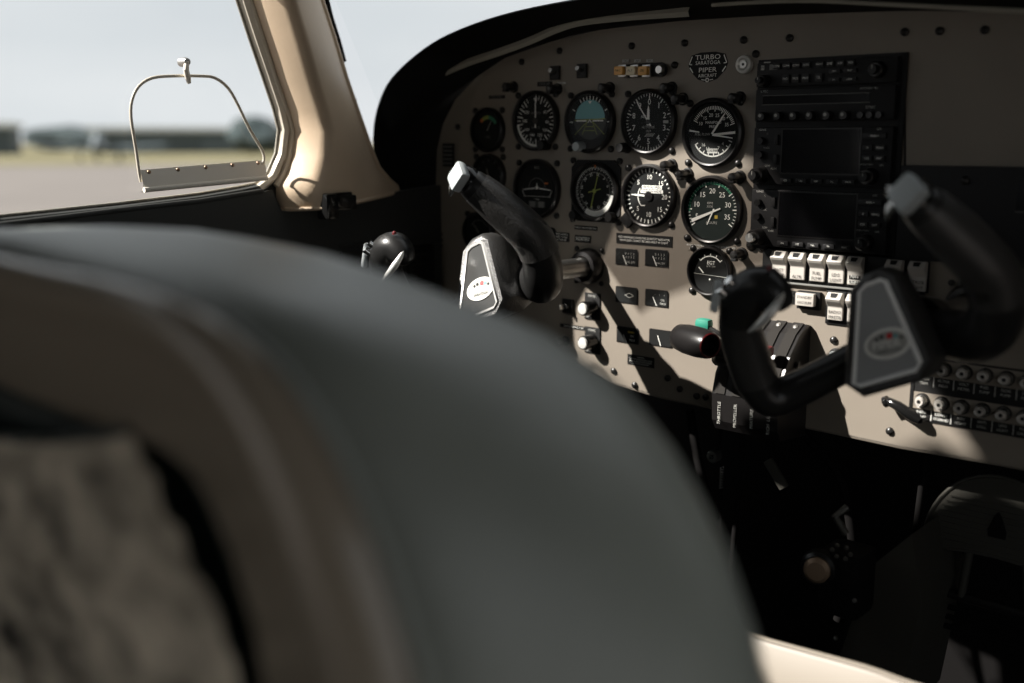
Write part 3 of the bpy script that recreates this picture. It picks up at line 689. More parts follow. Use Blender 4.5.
# two GPS navigators
def gps(z, h, label, lit):
    t = unit('gps_navigator', label, z, h)
    sx0, sx1, sz0, sz1 = SW*(.225-.5), SW*(.785-.5), h*(.5-.78), h*(.5-.05)
    MB().use('screen').rect((sx0+sx1)/2, (sz0+sz1)/2, sx1-sx0, sz1-sz0, YU-.0004).build('screen', None, t, smooth=False)
    MB().use('satin').box(((sx0+sx1)/2, YU, sz1+.0008), (sx1-sx0+.003, .0014, .0014)).box(((sx0+sx1)/2, YU, sz0-.0008), (sx1-sx0+.003, .0014, .0014)).box((sx0-.0008, YU, (sz0+sz1)/2), (.0014, .0014, sz1-sz0)).box((sx1+.0008, YU, (sz0+sz1)/2), (.0014, .0014, sz1-sz0)).build('screen_surround', None, t)
    MB().rect((sx0+sx1)/2, (sz0+sz1)/2, sx1-sx0, sz1-sz0, YU-.0012).build('screen_glass', 'glass', t, smooth=False)
    rows_of_buttons(t, [(sx0+.007+.0185*k, -h*.415, .0135, .0048, s) for k, s in enumerate(('CDI', 'OBS', 'MSG', 'FPL', 'PROC'))])
    rows_of_buttons(t, [(.0620, h*.34, .0260, .0062, '- RNG +'), (.0555, h*.15, .0110, .0060, 'D'), (.0690, h*.15, .0115, .0060, 'MENU'), (.0555, -h*.02, .0110, .0060, 'CLR'), (.0690, -h*.02, .0115, .0060, 'ENT')])
    rows_of_buttons(t, [(-.0515, h*.28, .0045, .0110, ''), (-.0515, -h*.06, .0045, .0110, '')])
    for zz in (.26, .02): MB().lathe([(0, -.006), (.0038, -.006), (.0044, 0)], seg=14).build('volume_knob', 'satin', t, loc=(-.0705, -.0095, h*zz))
    knob(t, -.0690, -h*.33, .0085, .016, 'steel' if lit else 'btn', 'tuning_knob'); knob(t, .0600, -h*.31, .0080, .014, 'btn', 'cursor_knob')  # steel cap on the lower unit stands in for sunlight on the knob
    MB().use('white').text('GNS', .0030, -.070, h*.45, YU-.0003, sx=1.6).use('grey').text('C', .0030, -.0635, h*.38, YU-.0003).text('VLOC', .0030, -.0640, h*.14, YU-.0003).text('COM', .0028, -.062, -h*.17, YU-.0003).text('VLOC', .0030, -.054, -h*.22, YU-.0003).text('GPS', .0028, .071, -h*.13, YU-.0003).text('DEFAULT NAV', .0024, .054, -h*.12, YU-.0003).text('GPS', .0030, .066, h*.45, YU-.0003).build('legend', None, t, smooth=False)
gps((zC0+zC1)/2, zC0-zC1, 'upper of the two GPS navigators, blank screen, in the avionics stack', False)
gps((zD0+zD1)/2, zD0-zD1, 'lower of the two GPS navigators, tuning knob brightened as sunlit, above the ivory switches', True)
z_top = zA0+.001; zb = zD1-.001
t = thing('stack_frame', 'black mounting frame around the avionics stack', 'frame', (SCX, 0, (z_top+zb)/2))
hh = z_top-zb
MB().box((SW/2+.004, -.0015, 0), (.007, .003, hh+.004), .001).box((0, -.0015, 0), (SW+.004, .003, hh+.004)).build('surround', 'unit', t)
for q in ((754, 66), (753, 122), (753, 159), (752, 180)): pass

# dark right hand radio below the blank panel
p = pp(985, 210); t = thing('cassette_player', 'black entertainment unit with a long slot and button row on the right panel', 'radio', (.075, 0, .875))
MB().box((.018, -.003, .0), (.370, .010, .098), .002).build('faceplate', 'unit', t)
MB().use('screen').rect(.06, .022, .22, .030, -.0085).use('dim').line((-.05, .006), (.17, .006), .0008, -.0088).build('slot', None, t, smooth=False)
for k in range(9): MB().box((-.035+.0165*k, -.009, -.006), (.012, .004, .006), .001).build('button', 'btn', t)
for k in range(2): screw(0, 0, t, Vector((-.100, -.008, .035-.07*k)))
MB().lathe([(0, -.016), (.008, -.016), (.009, -.013), (.009, 0)], seg=20).build('knob', 'satin', t, loc=(-.082, -.008, -.02))

# ================================================================== ROCKER SWITCHES
zsw = pp(815, 267.5, .005).z
t = thing('switch_plate', 'long black plate holding the row of ivory rocker switches', 'panel', (0, 0, 0))
a, b_, c_, d_ = pp(764, 252), pp(928, 259), pp(928, 291), pp(768, 286)
xl, xr = a.x, b_.x
MB().box(((xl+xr)/2, -.0015, zsw), (xr-xl, .003, .040), .0008).build('plate', 'black', t)
MB().box(((xl+xr)/2, -.003, zsw-.0205), (xr-xl, .005, .002), .0005).build('lower_rail', 'dim', t)
def rocker(loc, label, lines, dark=False, w=.0172):
    t = thing('rocker_switch', label, 'switch', loc, None)
    prof = [(0, .0165), (-.006, .0172), (-.0125, .0100), (-.0105, .0065), (-.0045, -.0005), (-.0042, -.0165), (0, -.0168)]
    m = MB().prismx(prof, -w/2, w/2)
    ob = m.build('rocker', 'rocker', t, smooth=False)
    bv = ob.modifiers.new('bevel', 'BEVEL'); bv.width = .0010; bv.segments = 2; bv.limit_method = 'ANGLE'
    MB().use('ink').box((0, -.001, 0), (w+.0036, .002, .0372), .0008).build('bezel', None, t)
    d = MB().use('ink')
    if dark: d.rect(0, -.0075, w*.72, .0050, -.0047).rect(0, -.0130, w*.72, .0035, -.0047).use('white')
    for k, s in enumerate(lines): d.text(s, .0054, 0, -.0066-.0062*k, -.0051, sx=.85)
    # ink mark on the slanted top face
    d.use('ink'); y0, z0, y1, z1 = -.0072, .0163, -.0112, .0118
    d.raw([(-.004, y0-.0003, z0+.0002), (.004, y0-.0003, z0+.0002), (.003, y1-.0003, z1+.0002), (-.003, y1-.0003, z1+.0002)], [[0, 1, 2, 3]])
    d.build('marking', None, ob, smooth=False)
    t.scale = (1.04, 1, .93)
    return t
RS = [((779.5, 267), 'ivory battery master rocker switch, first in the row under the avionics stack', ['BATT', 'MASTR'], 0), ((797.5, 268), 'ivory alternator rocker switch marked ALTR, second in the row', ['', 'ALTR'], 0),
      ((817, 270), 'ivory fuel pump rocker switch in the middle of the row', ['FUEL', 'PUMP'], 0), ((836, 271), 'ivory landing light rocker switch, fourth in the row', ['LDG', 'LIGHT'], 0),
      ((855, 272), 'ivory rocker switch with black lower label, fifth in the row', ['NAV', 'LIGHT'], 1), ((894, 276), 'dim ivory rocker switch right of the gap in the row', ['PITOT', 'HEAT'], 0), ((917, 277), 'last ivory rocker switch at the right end of the row', ['STROB', 'LIGHT'], 0)]
for (q, lb, ln, dk) in RS:
    x = pp(*q).x+.0035; rocker((x, -.003, zsw), lb, ln, bool(dk))
q = pp(838, 306); rocker((q.x, -.003, q.z), 'bright ivory radio master rocker switch below the main row', ['RADIO', 'MASTR'])
q2 = pp(858, 308); rocker((q2.x, -.003, q2.z), 'ivory rocker switch half hidden behind the yoke plate', ['STBY', 'ALTR'])
t = thing('switch_mount', 'small dark mounting plate around the radio master switch', 'panel', ((q.x+q2.x)/2, 0, q.z)); MB().box((0, -.0012, 0), (.050, .0024, .042), .001).build('plate', 'black', t)
# standby button with its black caption plate
t = thing('caption_button', 'square white lettered button beside a small black placard above the quadrant', 'button', pp(809, 299.5))
MB().use('ink').box((.002, -.003, -.0005), (.028, .006, .0205), .001).build('socket', None, t)
MB().use('rocker').box((0, -.0085, .001), (.0225, .007, .0145), .0012).use('ink').text('STANDBY', .0044, 0, .0035, -.0122, sx=.95).text('VACUUM', .0044, 0, -.0025, -.0122, sx=.95).build('cap', None, t)
placard(789, 297, .018, .0150, ['ON LIGHT', 'BELOW 2000', 'RPM PUSH', 'TO START'], 'tiny brown-black placard beside the white lettered button', .0028, base='ink', ink='grey')
for q, lb in (((752, 245), 'small black push button under the brightened tuning knob'), ((765, 246), 'small black push button at the left end of the rocker row')):
    t = thing('push_button', lb, 'button', pp(*q)); MB().use('screw').lathe([(0, -.0065), (.0035, -.0060), (.0052, -.003), (.0056, 0)], seg=20).build('cap', None, t); MB().lathe([(.0054, -.0015), (.0070, -.0012), (.0072, 0)], seg=20).build('ring', 'black', t)

# ================================================================== IGNITION / LEFT SWITCHES
for (x, y, lb) in ((593, 307, 'upper silver-faced rotary switch left of the cluster windows'), (593, 341, 'lower silver-faced rotary switch left of the cluster windows')):
    t = thing('rotary_switch', lb, 'switch', pp(x, y))
    MB().use('ink').box((.0, -.001, .001), (.026, .002, .036), .0008).use('grey').text('PANEL', .0045, 0, .015, -.0024).text('OFF', .0036, -.008, -.0135, -.0024).build('plate', None, t)
    MB().lathe([(0, -.022), (.0088, -.022), (.0098, -.019), (.0102, -.004), (.0115, 0)], seg=28).build('knob', 'gloss', t)
    MB().lathe([(0, -.0245), (.0070, -.0240), (.0080, -.0218)], seg=24).build('cap', 'silver', t)
t = thing('key_switch', 'small black ignition switch left of the rotary switches', 'switch', pp(569, 306)); MB().box((0, -.002, 0), (.018, .004, .020), .001).build('plate', 'black', t); MB().lathe([(0, -.010), (.0050, -.010), (.006, 0)], seg=18).build('barrel', 'gloss', t); MB().box((-.001, -.014, 0), (.002, .008, .006), .0006).build('key', 'steel', t)
t = thing('primer_knob', 'dim round pull knob near the seat back edge', 'knob', pp(566, 341)); MB().lathe([(0, -.018), (.0055, -.018), (.0065, -.014), (.003, -.010), (.003, 0)], seg=18).build('pull_knob', 'gloss', t); MB().lathe([(.004, -.002), (.007, -.0015), (.007, 0)], seg=18).build('collar', 'black', t)
t = thing('vent_knob', 'black pull knob with bracket right of the yoke plate, on the lit lower panel', 'handle', pp(905, 411))
a, b_ = pp(888, 401, .012)-t.location, pp(920, 421, .012)-t.location
MB().tube([a, a.lerp(b_, .35)+Vector((0, -.004, .003)), a.lerp(b_, .8), b_], [.0045, .0055, .0060, .0042], 12).build('grip', 'gloss', t)
MB().tube([a+Vector((-.004, 0, -.002)), a], .0062, 12).build('end_cap', 'gloss', t); MB().tube([b_, b_+Vector((.003, .012, 0))], .003, 10).build('stem', 'satin', t)
t = thing('chrome_button', 'polished oval push knob lit by the sun below the yoke plate', 'button', pp(836, 355)); MB().lathe([(0, -.010), (.004, -.0095), (.0055, -.007), (.005, 0)], seg=20).build('cap', 'hat', t); MB().lathe([(.005, -.002), (.008, -.001), (.008, 0)], seg=20).build('collar', 'black', t)

# ================================================================== CIRCUIT BREAKERS
t = thing('breaker_plate', 'black plate with printed captions under the circuit breakers', 'panel', (0, 0, 0))
zr0, zr1 = pp(943, 369).z, pp(923, 400).z
xa = pp(914, 385).x; xs0 = pp(923, 400).x
MB().use('black').box((xa+.10, -.0008, (zr0+zr1)/2-.006), (.20, .0016, .070), .0005).build('plate', None, t)
MB().box((xa-.001, -.001, (zr0+zr1)/2-.006), (.004, .003, .072), .0006).build('left_rail', 'black', t)
cap = MB()
caps = [['PITCH', 'TRIM'], ['ALTNR', 'FIELD'], ['VOLT', 'METER'], ['FUEL', 'PUMP'], ['GEAR', 'PUMP'], ['STALL', 'WARN'], ['TURN', 'BANK'], ['GEAR', 'IND']]
caps2 = [['INSTR', 'PANEL'], ['LIGHTS', 'OVERHD'], ['NAV', 'LIGHT'], ['ANTI', 'COLL'], ['LDG', 'LIGHT'], ['FUEL', 'GAUGE'], ['START', ''], ['FLAP', '']]
bx = [xs0+.0207*k for k in range(8)]
for k in range(8):
    for (zz, cc, lit) in ((zr0, caps, 0), (zr1, caps2, k < 2)):
        cap.use('white' if lit else 'grey'); cap.text(cc[k][0], .0040, bx[k], zz-.0130, -.0019); cap.text(cc[k][1], .0040, bx[k], zz-.0180, -.0019)
        cap.rect(bx[k]+.01035, zz-.0155, .0008, .011, -.0018)
cap.build('captions', None, t, smooth=False)
MB().use('panel').rect(bx[3], zr1-.0005, .165, .0185, -.0018).rect(bx[3]+.01, zr0-.0005, .165, .0185, -.0018).build('breaker_band', None, t, smooth=False)
base = None
kx = 0
for row, zz in ((0, zr0), (1, zr1)):
    for k in range(7):
        if row == 0 and k == 0: continue
        x = bx[k]
        lb = ('%s breaker from the left in the %s breaker row' % (['first', 'second', 'third', 'fourth', 'fifth', 'sixth', 'seventh'][k-(row == 0)], ['upper', 'lower'][row]))
        lb = ('brightly lit ' if row and k < 2 else 'dim ')+'round push-pull '+lb
        if base is None:
            base = thing('circuit_breaker', lb, 'circuit breaker', (x, -.0018, zz), 'circuit breakers')
            MB().lathe([(.0052, -.003), (.0074, -.0025), (.0080, 0)], seg=24).build('collar', 'screw', base)
            MB().lathe([(.0046, -.0082), (.0058, -.0088), (.0064, -.0075), (.0062, 0)], seg=24).build('sleeve', 'steel', base)
            MB().use('rocker').lathe([(.0022, -.0104), (.0042, -.0104), (.0046, -.0094), (.0046, -.002)], seg=22).use('ink').disc(.0021, -.0098, (0, 0), 16).build('button', None, base)
        else: dup(base, (x, -.0018, zz), lb)

# ================================================================== CONTROL YOKES
def make_yoke(X, label):
    t = thing('control_yoke', label, 'yoke', (X, 0, .785))
    # shaft and bushing
    MB().lathe([(.0150, -.018), (.0200, -.017), (.0235, -.010), (.0240, 0)], seg=32).build('bushing', 'satin', t)
    for sx in (-1, 1):
        for sz in (-1, 1): screw(0, 0, t, Vector((sx*.021, -.0005, sz*.022)), True)
    MB().use('steel').tube([(0, -.005, 0), (0, -.150, 0)], .0125, 24).build('shaft', None, t)
    # plate outline (local x,z), plate tilts a little so its right edge is nearer the pilot
    top = [(-.0335, .0320), (-.0285, .0385), (-.0170, .0440), (-.0115, .0430), (.0325, -.0205), (.0300, -.0270), (-.0150, -.0470), (-.0215, -.0460)]
    tilt = Matrix.Rotation(R(0), 4, 'Z')
    def off(pts, d):
        c = cen(pts); res = []
        m = len(pts)
        for k in range(m):
            a, b, e = Vector(pts[k-1]), Vector(pts[k]), Vector(pts[(k+1) % m]); tt = (e-a).normalized(); nn = Vector((-tt.y, tt.x))
            if nn.dot(b-Vector(c)) < 0: nn = -nn
            res.append(tuple(b+nn*d))
        return res
    def rg(d, y): return [(x, y+(.35*z if y < -.18 else .12*z), z) for x, z in off(top, d)]
    MB().loft([rg(-.0005, -.2045), rg(.0015, -.2080), rg(.0075, -.2085), rg(.0105, -.2040), rg(.0105, -.188), rg(.0090, -.168), rg(.0020, -.150), rg(-.012, -.138)], cap1=True, cap0=True).build('hub', 'leather', t, angle=50)
    MB().tube([(0, -.145, 0), (0, -.108, 0)], [.026, .021], 28).build('collar', 'satin', t)
    MB().loft([rg(-.0020, -.2080), rg(-.0015, -.2100), rg(.0010, -.2105), rg(.0022, -.2080)]).build('trim_ring', 'platetrim', t, angle=60)
    m = MB(); m.loft([rg(-.0018, -.2085)], cap1=True); m.build('face_plate', 'plate', t, smooth=False)
    # oval badge
    a = R(17); bd = MB(); cx_, cz_ = .0015, -.0085
    def ov(rx, rz, y, seg=36): return [(cx_+rx*math.cos(q)*math.cos(a)-rz*math.sin(q)*math.sin(a), y, cz_+rx*math.cos(q)*math.sin(a)+rz*math.sin(q)*math.cos(a)) for q in [2*math.pi*i/seg for i in range(seg)]]
    bd.use('white').loft([ov(.0208, .0135, -.2087), ov(.0206, .0133, -.2098), ov(.0176, .0105, -.2098)])
    bd.use('grey').loft([ov(.0180, .0105, -.2092)], cap1=True)
    def T(s, sz, x, z, mt):
        bd.use(mt).text(s, sz, cx_+x*math.cos(a)-z*math.sin(a), cz_+x*math.sin(a)+z*math.cos(a), -.2096, a, sx=1.0)
    T('PIPER', .0105, -.001, -.0008, 'white'); T('SARATOGA', .0042, .001, -.0064, 'ink')
    def O(x, z, r, mt): bd.use(mt).disc(r, -.2097, (cx_+x*math.cos(a)-z*math.sin(a), cz_+x*math.sin(a)+z*math.cos(a)), 16)
    O(.0025, .0062, .0028, 'red'); O(.0075, .0052, .0022, 'skyb'); O(-.0045, .0062, .0018, 'ink'); O(-.0090, .0048, .0016, 'ink'); O(.0125, .0035, .0015, 'ink')
    bd.v = [Vector((v.x, v.y+.35*v.z, v.z)) for v in bd.v]
    bd.build('badge', None, t, smooth=False)
    # right horn
    MB().tube([(.004, -.148, -.006), (.034, -.154, -.004), (.060, -.168, -.001), (.080, -.190, .014), (.088, -.206, .040), (.080, -.227, .070), (.062, -.247, .094), (.045, -.266, .115), (.041, -.271, .120)],
              [.020, .0225, .0235, .0230, .0220, .0215, .0205, .0175, .0145], 22, sub=5).build('right_horn', 'horn', t, angle=70)
    g = MB().tube([(.0885, -.206, .040), (.0865, -.215, .056), (.080, -.2275, .0705), (.062, -.2475, .0945), (.047, -.264, .113)], [.0232, .0230, .0226, .0216, .0186], 22, sub=5); g.build('right_grip', 'leather', t, angle=70)
    hd = MB(); hd.tube([(.0445, -.267, .116), (.038, -.274, .124), (.034, -.278, .128)], [.0150, .0155, .0120], 18); hr = hd.build('right_switch_head', 'gloss', t)
    ax = (Vector((.034, -.279, .129))-Vector((.046, -.262, .112))).normalized()
    rot = Vector((0, -1, 0)).rotation_difference(Vector((-.28, -.90, .30))).to_matrix()
    MB().box((0, 0, 0), (.0255, .012, .0255), .004, Matrix.Rotation(R(40), 3, 'Y')).build('trim_switch', 'hat', hr).matrix_local = Matrix.Translation((.0385, -.284, .1255)) @ rot.to_4x4()
    MB().tube([(.030, -.276, .121), (.0235, -.279, .113), (.021, -.280, .104)], [.006, .0045, .0015], 10).build('trigger', 'chrome', hr)
    MB().tube([(.026, -.276, .126), (.019, -.279, .128)], [.003, .0035], 10).build('push_switch', 'chrome', hr)
    # left horn: arm, lower elbow, upright column with fist sized head
    MB().tube([(-.008, -.172, -.014), (-.038, -.180, -.032), (-.070, -.186, -.054), (-.098, -.193, -.072), (-.113, -.203, -.078), (-.123, -.213, -.062), (-.127, -.226, -.035), (-.128, -.240, -.008), (-.124, -.250, .014), (-.118, -.256, .026)],
              [.016, .0165, .0170, .0180, .0190, .0200, .0200, .0190, .0178, .0170], 22, sub=5).build('left_horn', 'horn', t, angle=70)
    MB().tube([(-.1235, -.214, -.060), (-.127, -.226, -.035), (-.128, -.240, -.008), (-.1245, -.249, .012)], [.0212, .0212, .0202, .0188], 22, sub=5).build('left_grip', 'leather', t, angle=70)
    hl = MB().tube([(-.126, -.248, .002), (-.119, -.2535, .018), (-.108, -.257, .032), (-.094, -.258, .036), (-.080, -.258, .028), (-.074, -.256, .020)], [.0180, .0215, .0225, .0215, .0160, .007], 22, sub=4, flat=.92).build('left_switch_head', 'horn', t, angle=70)
    MB().tube([(-.100, -.276, -.002), (-.088, -.279, .006), (-.078, -.276, .018), (-.073, -.268, .032), (-.074, -.264, .040)], [.0010, .0035, .0045, .0030, .0010], 12, sub=3).build('thumb_lever', 'silver', hl)
    rot = Vector((0, -1, 0)).rotation_difference(Vector((-.75, -.62, .15))).to_matrix()
    MB().box((0, 0, 0), (.018, .006, .030), .0025).build('rocker_trim', 'hat', hl).matrix_local = Matrix.Translation((-.1375, -.270, .026)) @ rot.to_4x4()
    MB().lathe([(0, -.004), (.0022, -.0025), (.0028, 0)], seg=14, rot=Matrix.Rotation(R(-75), 3, 'X')).build('red_button', 'redk', hl, loc=(-.086, -.268, .055))
    for k in range(2): MB().tube([(-.127+.009*k, -.270, .028+.009*k), (-.131+.009*k, -.277, .034+.009*k)], [.0050, .0042], 12).build('toggle', 'chrome', hl)
    return t
yl = make_yoke(-.506, 'control yoke in front of the pilot, one sunlit grip raised, left of the gauges')
yr = dup(yl, (-.012, 0, .783), 'control yoke standing in front of the avionics stack with dark grips')

M['plate_brightened'] = pm('brightened_yoke_plate', (.36, .37, .37), .3)  # right yoke's plate, colour lightened in place of reflected light
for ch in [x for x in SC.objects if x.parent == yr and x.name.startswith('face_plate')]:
    ch.data = ch.data.copy(); ch.data.materials[0] = M['plate_brightened']
M['trim_brightened'] = pm('brightened_yoke_trim', (.95, .95, .93), .4)  # same trim as the left yoke, brightened to look lit
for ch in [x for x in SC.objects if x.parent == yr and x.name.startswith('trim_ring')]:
    ch.data = ch.data.copy(); ch.data.materials[0] = M['trim_brightened']
# ================================================================== THROTTLE QUADRANT
QX0, QX1 = -.270, -.186
t = thing('throttle_quadrant', 'black throttle quadrant box projecting from the lower panel behind the yoke', 'throttle quadrant', (0, 0, 0))
prof = [(0, .742), (-.008, .744), (-.026, .734), (-.048, .712), (-.064, .685), (-.070, .662), (-.068, .630), (-.060, .618), (0, .612)]
MB().prismx(prof, QX0, QX1).build('housing', 'satin', t, smooth=False)
nsl = 4; wq = (QX1-QX0)/nsl
for k in range(nsl):
    x = QX0+wq*(k+.5)
    st = MB(); pr = prof[1:6]
    st.loft([[(x-wq*.30, y-.0012, z+.0012), (x+wq*.30, y-.0012, z+.0012)] for y, z in pr], closed=False); st.loft([[(x+wq*.30, y-.0012, z+.0012), (x+wq*.30, y+.004, z-.004)] for y, z in pr], closed=False)
    st.build('slot_cover', 'cover', t, smooth=False)
    rot = Matrix.Rotation(R(-55), 3, 'X')
    MB().lathe([(0, -.0025), (.0030, -.0018), (.0034, 0)], seg=12, rot=rot).build('screw', 'steel', t, loc=(x, -.016, .7405))
d = MB().use('grey')
for k, s in enumerate(('THROTTLE', 'PROPELLER', 'MIXTURE', 'RICH  LEAN')): d.text(s, .0055, QX0+wq*(k+.5), .640, -.0705, rot=R(90))
d.build('captions', None, t, smooth=False)
MB().lathe([(0, -.004), (.005, -.003), (.006, 0)], seg=16, rot=Matrix.Rotation(R(90), 3, 'Z')).build('pivot_bolt', 'screw', t, loc=(QX1+.001, -.030, .700))
# levers
th = thing('throttle_lever', 'throttle lever with a big black barrel handle left of the quadrant', 'lever', (0, 0, 0))
bc = pp(694, 341, .115)
MB().tube([(QX0+.016, -.050, .700), (QX0+.010, -.075, .704), (bc.x+.044, -.092, bc.z-.012), (bc.x+.018, -.104, bc.z-.006)], [.006, .008, .010, .010], 14, sub=4).build('arm', 'satin', th)
MB().lathe([(0, -.031), (.0105, -.031), (.0150, -.026), (.0168, -.012), (.0170, .010), (.0155, .026), (.0140, .030), (.0118, .030), (.0110, .012), (0, .012)], seg=32, rot=Matrix.Rotation(R(-112), 3, 'Z')).build('handle', 'satin', th, loc=bc)
MB().lathe([(.0118, .0300), (.0130, .0308), (.0142, .0300)], seg=32, rot=Matrix.Rotation(R(-112), 3, 'Z')).build('rim', 'redk', th, loc=bc)
pr_ = thing('propeller_lever', 'teal topped lever just behind the throttle barrel', 'lever', (0, 0, 0))
tc_ = pp(704, 324, .030)
MB().tube([(QX0+.03, -.050, .700), (QX0+.015, -.060, .725), tc_+Vector((.008, 0, -.004))], .003, 10).build('arm', 'satin', pr_)
MB().box((0, 0, 0), (.020, .014, .014), .0055).build('knob', 'teal', pr_, loc=tc_)
mx = thing('mixture_lever', 'red mixture lever low among the quadrant slots', 'lever', (0, 0, 0))
mc = pp(767, 351, .066)
MB().tube([(QX0+.040, -.050, .700), tuple(mc)], .0035, 10).build('arm', 'satin', mx)
MB().box((0, 0, 0), (.013, .012, .012), .004).build('knob', 'redk', mx, loc=mc)

# ================================================================== GLARESHIELD
LP = [(381, 196), (374, 160), (373, 130), (378, 104), (390, 79), (416, 54), (448, 34), (500, 15), (570, 0), (650, -10), (760, -22), (900, -30), (1100, -32)]
JP = [(437, 205), (436, 175), (437, 150), (443, 124), (455, 100), (478, 76), (505, 58), (550, 42), (600, 30), (680, 21), (780, 15), (900, 11), (1060, 10)]
LN = [.055, .055, .055, .06, .065, .075, .09, .105, .12, .13, .14, .15, .15]
lip = [at(x, y, n=k) for (x, y), k in zip(LP, LN)]; jo = [at(x, y, n=-.001) for x, y in JP]
lip.append(Vector((.40, -.15, lip[-1].z))); jo.append(Vector((.38, .001, jo[-1].z)))
def smooth_curve(P, sub=4):
    Q = []
    for i in range(len(P)-1):
        a, b, c, d = P[max(i-1, 0)], P[i], P[i+1], P[min(i+2, len(P)-1)]
        for k in range(sub):
            t = k/sub; Q.append(.5*((2*b)+(c-a)*t+(2*a-5*b+4*c-d)*t*t+(3*b-a-3*c+d)*t**3))
    return Q+[P[-1]]
lip, jo = smooth_curve(lip), smooth_curve(jo)
N = len(lip)
cc = Vector((-.2, 0, .75))
def outw(p, d, dy=0, dz=0):
    v = Vector((p.x-cc.x, 0, p.z-cc.z)).normalized(); return p+v*d+Vector((0, dy, dz))
t = thing('glareshield', 'black hood curving over the top and left end of the instrument panel', 'hood', (0, 0, 0))
inner = [lip[i].lerp(jo[i], .02)+Vector((0, .002, 0)) for i in range(N)]
rows = [jo, [jo[i].lerp(lip[i], .5)+Vector((0, 0, .0)) for i in range(N)], [outw(lip[i], -.003, .003) for i in range(N)]]
MB().loft(rows, closed=False).build('lining', 'hood', t, angle=60)
rows = [[outw(lip[i], -.003, .003) for i in range(N)], [outw(lip[i], -.002, -.001) for i in range(N)], [outw(lip[i], .0005, .002) for i in range(N)], [outw(lip[i], .000, .03) for i in range(N)], [outw(lip[i], -.010, .16) for i in range(N)], [outw(lip[i], -.03, .30) for i in range(N)]]
MB().loft(rows, closed=False).build('cover', 'hood', t, angle=60)
sp_ = [at(x, y, n=.026+.028*k/8) for k, (x, y) in enumerate(((446, 72), (470, 62), (500, 52), (530, 41), (555, 30), (580, 22), (620, 17), (660, 14), (690, 12)))]
sp_ = smooth_curve(sp_, 3); W = .006
MB().loft([[p+Vector((0, -.001, .0052)) for p in sp_], [p+Vector((0, -.004, .0)) for p in sp_], [p+Vector((0, -.001, -.0052)) for p in sp_]], closed=False).build('lamp_strip', 'strip', t)
sp2 = [at(x, y, n=.075) for x, y in ((712, 5), (760, 2), (820, 1), (900, 5), (1000, 10), (1100, 14))]
MB().tube(sp2, .0022, 8, sub=3).build('rear_strip', 'strip', t)

# ================================================================== FOOTWELL
def stuff_dark(name, label, cat, mb, mat): o = mb.build(name, mat); return tag(o, label, cat)
t = thing('knee_panel', 'dark lower closing panel beneath the instrument panel', 'panel', (0, 0, 0))
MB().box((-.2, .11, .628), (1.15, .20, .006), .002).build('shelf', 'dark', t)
t = thing('fuel_selector', 'small white-faced round valve knob hanging under the panel', 'valve', at(714, 456, n=-.03))
MB().use('steel').lathe([(0, -.006), (.0072, -.006), (.0080, -.004), (.0080, .006)], seg=24).use('ink').ring(.0018, .0028, -.0063).line((-.003, -.003), (.003, .003), .001, -.0063).build('knob', None, t)
MB().tube([(0, .004, 0), (.004, .01, .035), (-.006, .02, .13)], .003, 8).build('stem', 'dark', t)
spg = MB()
MB().tube([(.012+.0022*math.cos(k*1.1), .0022*math.sin(k*1.1), -.012-.0006*k) for k in range(50)], .0005, 6).build('spring', 'steel', t)
MB().tube([(.012, .002, -.010), (.011, .004, -.10)], .0015, 8).build('rod', 'dark', t)
t = thing('bracket_lever', 'small worn metal tongue catching light deep under the panel', 'bracket', at(776, 474, n=-.05))
MB().box((0, 0, 0), (.014, .004, .040), .0019, Matrix.Rotation(R(-38), 3, 'Y')).build('tongue', 'alu', t)
MB().tube([(-.008, .003, .012), (-.018, .01, .060), (-.02, .02, .12)], .004, 10).build('arm', 'dark', t)
# hoses and tubes
for k, (pts, r) in enumerate(([[(735, 400), (742, 450), (736, 520), (728, 600)], .004], [[(800, 432), (836, 470), (850, 520), (852, 570), (838, 620)], .006], [[(925, 455), (920, 500), (912, 560), (908, 610)], .004], [[(690, 410), (700, 470), (716, 520)], .006])):
    P = [at(x, y, n=-.04-.01*k) for x, y in pts]
    o = MB().tube(P, r, 12, sub=5).build('control_hose', 'dark'); tag(o, ['thin black tube dropping straight below the quadrant', 'black hose curving down behind the brass-faced knob', 'dark rod leading down to the rudder pedal', 'thick black hose below the throttle handle'][k], 'hose')
# cowl flap / trim control with brass coloured face
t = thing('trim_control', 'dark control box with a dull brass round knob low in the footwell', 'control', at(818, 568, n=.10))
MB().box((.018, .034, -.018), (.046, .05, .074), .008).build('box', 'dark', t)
MB().lathe([(0, -.012), (.0100, -.0115), (.0140, -.008), (.0150, .004)], seg=28, rot=Matrix.Rotation(R(15), 3, 'Z')).build('knob', 'brass', t)
MB().lathe([(.0150, -.006), (.0185, -.003), (.0185, .010)], seg=28, rot=Matrix.Rotation(R(15), 3, 'Z')).build('ring', 'satin', t)
for k in range(6):
    a = k*60; MB().lathe([(0, -.003), (.0022, -.002), (.0024, 0)], seg=10).build('stud', 'alu', t, loc=(.026+.010*math.cos(R(a)), -.002, .026+.007*math.sin(R(a))))
MB().tube([(.030, -.004, .048), (.020, -.010, .066), (.028, 0, .075)], .004, 10).build('tab', 'alu', t)
for k in range(2): MB().lathe([(0, -.003), (.0022, -.002), (.0024, 0)], seg=10).build('rivet', 'steel', t, loc=(.046-.018*k, -.008, -.02-.048*k))
